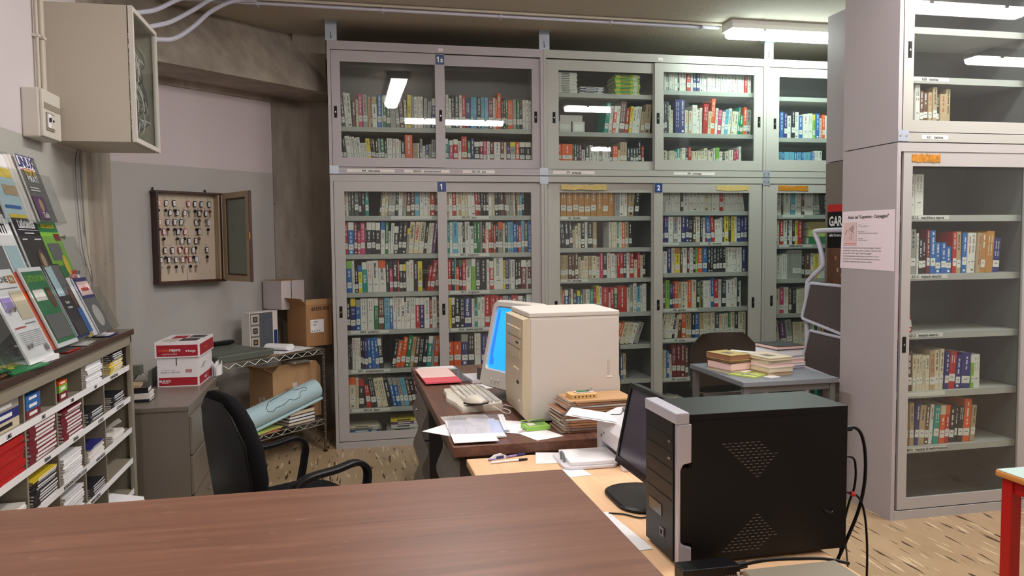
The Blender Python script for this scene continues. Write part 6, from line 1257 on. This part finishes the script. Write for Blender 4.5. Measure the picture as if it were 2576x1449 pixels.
for z_ in (.97, .69):
    b = MB(TLd); b.tube([(-.006, -.0135, z_), (-.006, -.020, z_)], .008, 'ink', 8); b.build('rivet', t)
b = MB(TLd); b.tube([(.06, .035, 0), (.035, .030, .95)], .010, 'cover_t', 8); b.build('rear_leg', t)

# ================================================================ SHEETS ON THE BOOKCASE SIDES
def SD_(x, y, z): return Matrix.Translation((x, y, z)) @ Matrix.Rotation(-pi/2, 4, 'Z') @ Matrix.Rotation(pi/2, 4, 'X')   # facing -X, text runs toward -y
t = thing('notice_sheet', 'pale pink notice headed Amici del Copernico Carpeggiani taped to the bookcase side', 'notice', (1.317, -1.97, 1.33))
nx = 1.3190
b = MB(); b.prism([(-1.735, 1.333), (-2.190, 1.328), (-2.187, 1.652), (-1.752, 1.655)], 'x', nx-.0012, nx-.0002, 'notice_pink'); b.build('sheet', t)
b = MB(); xx = nx-.0014
b.text('Amici del "Copernico - Carpeggiani"', .024, SD_(xx, -1.972, 1.612), 'ink', sx=.96)
for k, (s_, z_) in enumerate((('e-mail', 1.575), ('amici.ex.itisitip@libero.it', 1.566), ('Pagina facebook', 1.536), ('www.facebook.com/amicidelcopernicocarpeggiani', 1.527), ('Sito internet', 1.497), ('www.copernico.it/amici', 1.488))):
    b.text(s_, .0088, SD_(xx, -1.895, z_), 'grey_ink' if k % 2 else 'ink', 'l', sx=.92)
for k, s_ in enumerate(("L'Associazione di volontariato \"Amici del Copernico-Carpeggiani\" costituita il 7", "novembre 2012, è formata da ex studenti, ex insegnanti, ex collaboratori degli", "istituti ex ITIS ed ex ITIP - oggi ITI \"Copernico-Carpeggiani\".", "Uno dei principali obiettivi è quello di trovare una istituzione di ricordi per",
                        "promuovere le varie tematiche legate al mondo dell'istruzione e del lavoro e,", "in particolare, la promozione della cultura tecnico-scientifica.")):
    b.text(s_, .0118, SD_(xx, -1.765, 1.445-k*.0155), 'ink', 'l', sx=.86)
b.build('lettering', t)
b = MB(); b.box(xx-.0002, -1.880, 1.462, xx, -1.765, 1.592, 'sketch_pink'); b.box(xx-.0004, -1.875, 1.470, xx-.0002, -1.770, 1.474, 'pink_red'); b.box(xx-.0004, -1.880, 1.462, xx-.0002, -1.8785, 1.592, 'cab_brown'); b.box(xx-.0004, -1.880, 1.462, xx-.0002, -1.765, 1.4635, 'cab_brown')
rr_ = random.Random(8)
for k in range(7):
    c0 = (rr_.uniform(-1.85, -1.79), rr_.uniform(1.50, 1.57)); b.tube(arc([(xx-.0006, c0[0]+rr_.uniform(-.018, .018), c0[1]+rr_.uniform(-.02, .02)) for _ in range(5)], 4), .0008, 'cab_brown', 4)
b.build('small_drawing', t)
t = thing('poster', 'dark exhibition poster with a red top band headed GAR, behind the stepladder', 'poster', (1.617, -1.36, 1.05))
b = MB(); b.box(1.6165, -1.565, 1.055, 1.6195, -1.17, 1.722, 'black_plastic'); b.build('sheet', t)
b = MB(); b.box(1.616, -1.565, 1.675, 1.6165, -1.17, 1.722, 'cover_r'); b.box(1.616, -1.565, 1.18, 1.6165, -1.17, 1.44, 'cover_n'); b.box(1.616, -1.565, 1.115, 1.6165, -1.17, 1.18, 'cardboard')
b.text('GARIBALDI', .085, SD_(1.6158, -1.188, 1.585), 'white_ink', 'l', sx=.8); b.text('Piazza', .026, SD_(1.6158, -1.19, 1.545), 'white_ink', 'l'); b.text('della Fontana', .026, SD_(1.6158, -1.19, 1.515), 'white_ink', 'l', sx=.9)
rr_ = random.Random(6)
for k in range(16):
    cy_, cz_ = rr_.uniform(-1.54, -1.19), rr_.uniform(1.22, 1.41); s_ = rr_.uniform(.008, .022); b.add([(1.6156, cy_+s_*math.cos(a*pi/4)*.6, cz_+s_*math.sin(a*pi/4)) for a in range(8)], [tuple(range(8))], rr_.choice(('cover_e', 'cab_brown', 'cardboard', 'ink')))
b.text('Palazzo Ducale', .018, SD_(1.6158, -1.19, 1.20), 'white_ink', 'l'); b.build('print', t)

# ================================================================ RED-LEGGED TABLE
RX0, RX1, RY0, RY1, RZ_ = .652, 1.50, -5.0, -3.545, .72
t = thing('table', 'reading table with pale mint top, orange wood edge and red legs', 'table', ((RX0+RX1)/2, (RY0+RY1)/2, 0))
b = MB(); b.box(RX0, RY0, RZ_-.024, RX1, RY1, RZ_-.002, 'edge_orange'); b.build('edge', t, bevel=.006)
b = MB(); b.box(RX0+.004, RY0+.004, RZ_-.002, RX1-.004, RY1-.004, RZ_, 'table_mint'); b.build('top', t)
for x in (RX0+.035, RX1-.035):
    for y in (RY0+.035, RY1-.035): b = MB(); b.box(x-.021, y-.021, 0, x+.021, y+.021, RZ_-.0245, 'red_paint'); b.build('leg', t, bevel=.004)
for x in (RX0+.035, RX1-.035): b = MB(); b.box(x-.012, RY0+.057, RZ_-.07, x+.012, RY1-.057, RZ_-.0245, 'red_paint'); b.build('apron', t)
for y in (RY0+.035, RY1-.035): b = MB(); b.box(RX0+.057, y-.012, RZ_-.07, RX1-.057, y+.012, RZ_-.0245, 'red_paint'); b.build('apron', t)
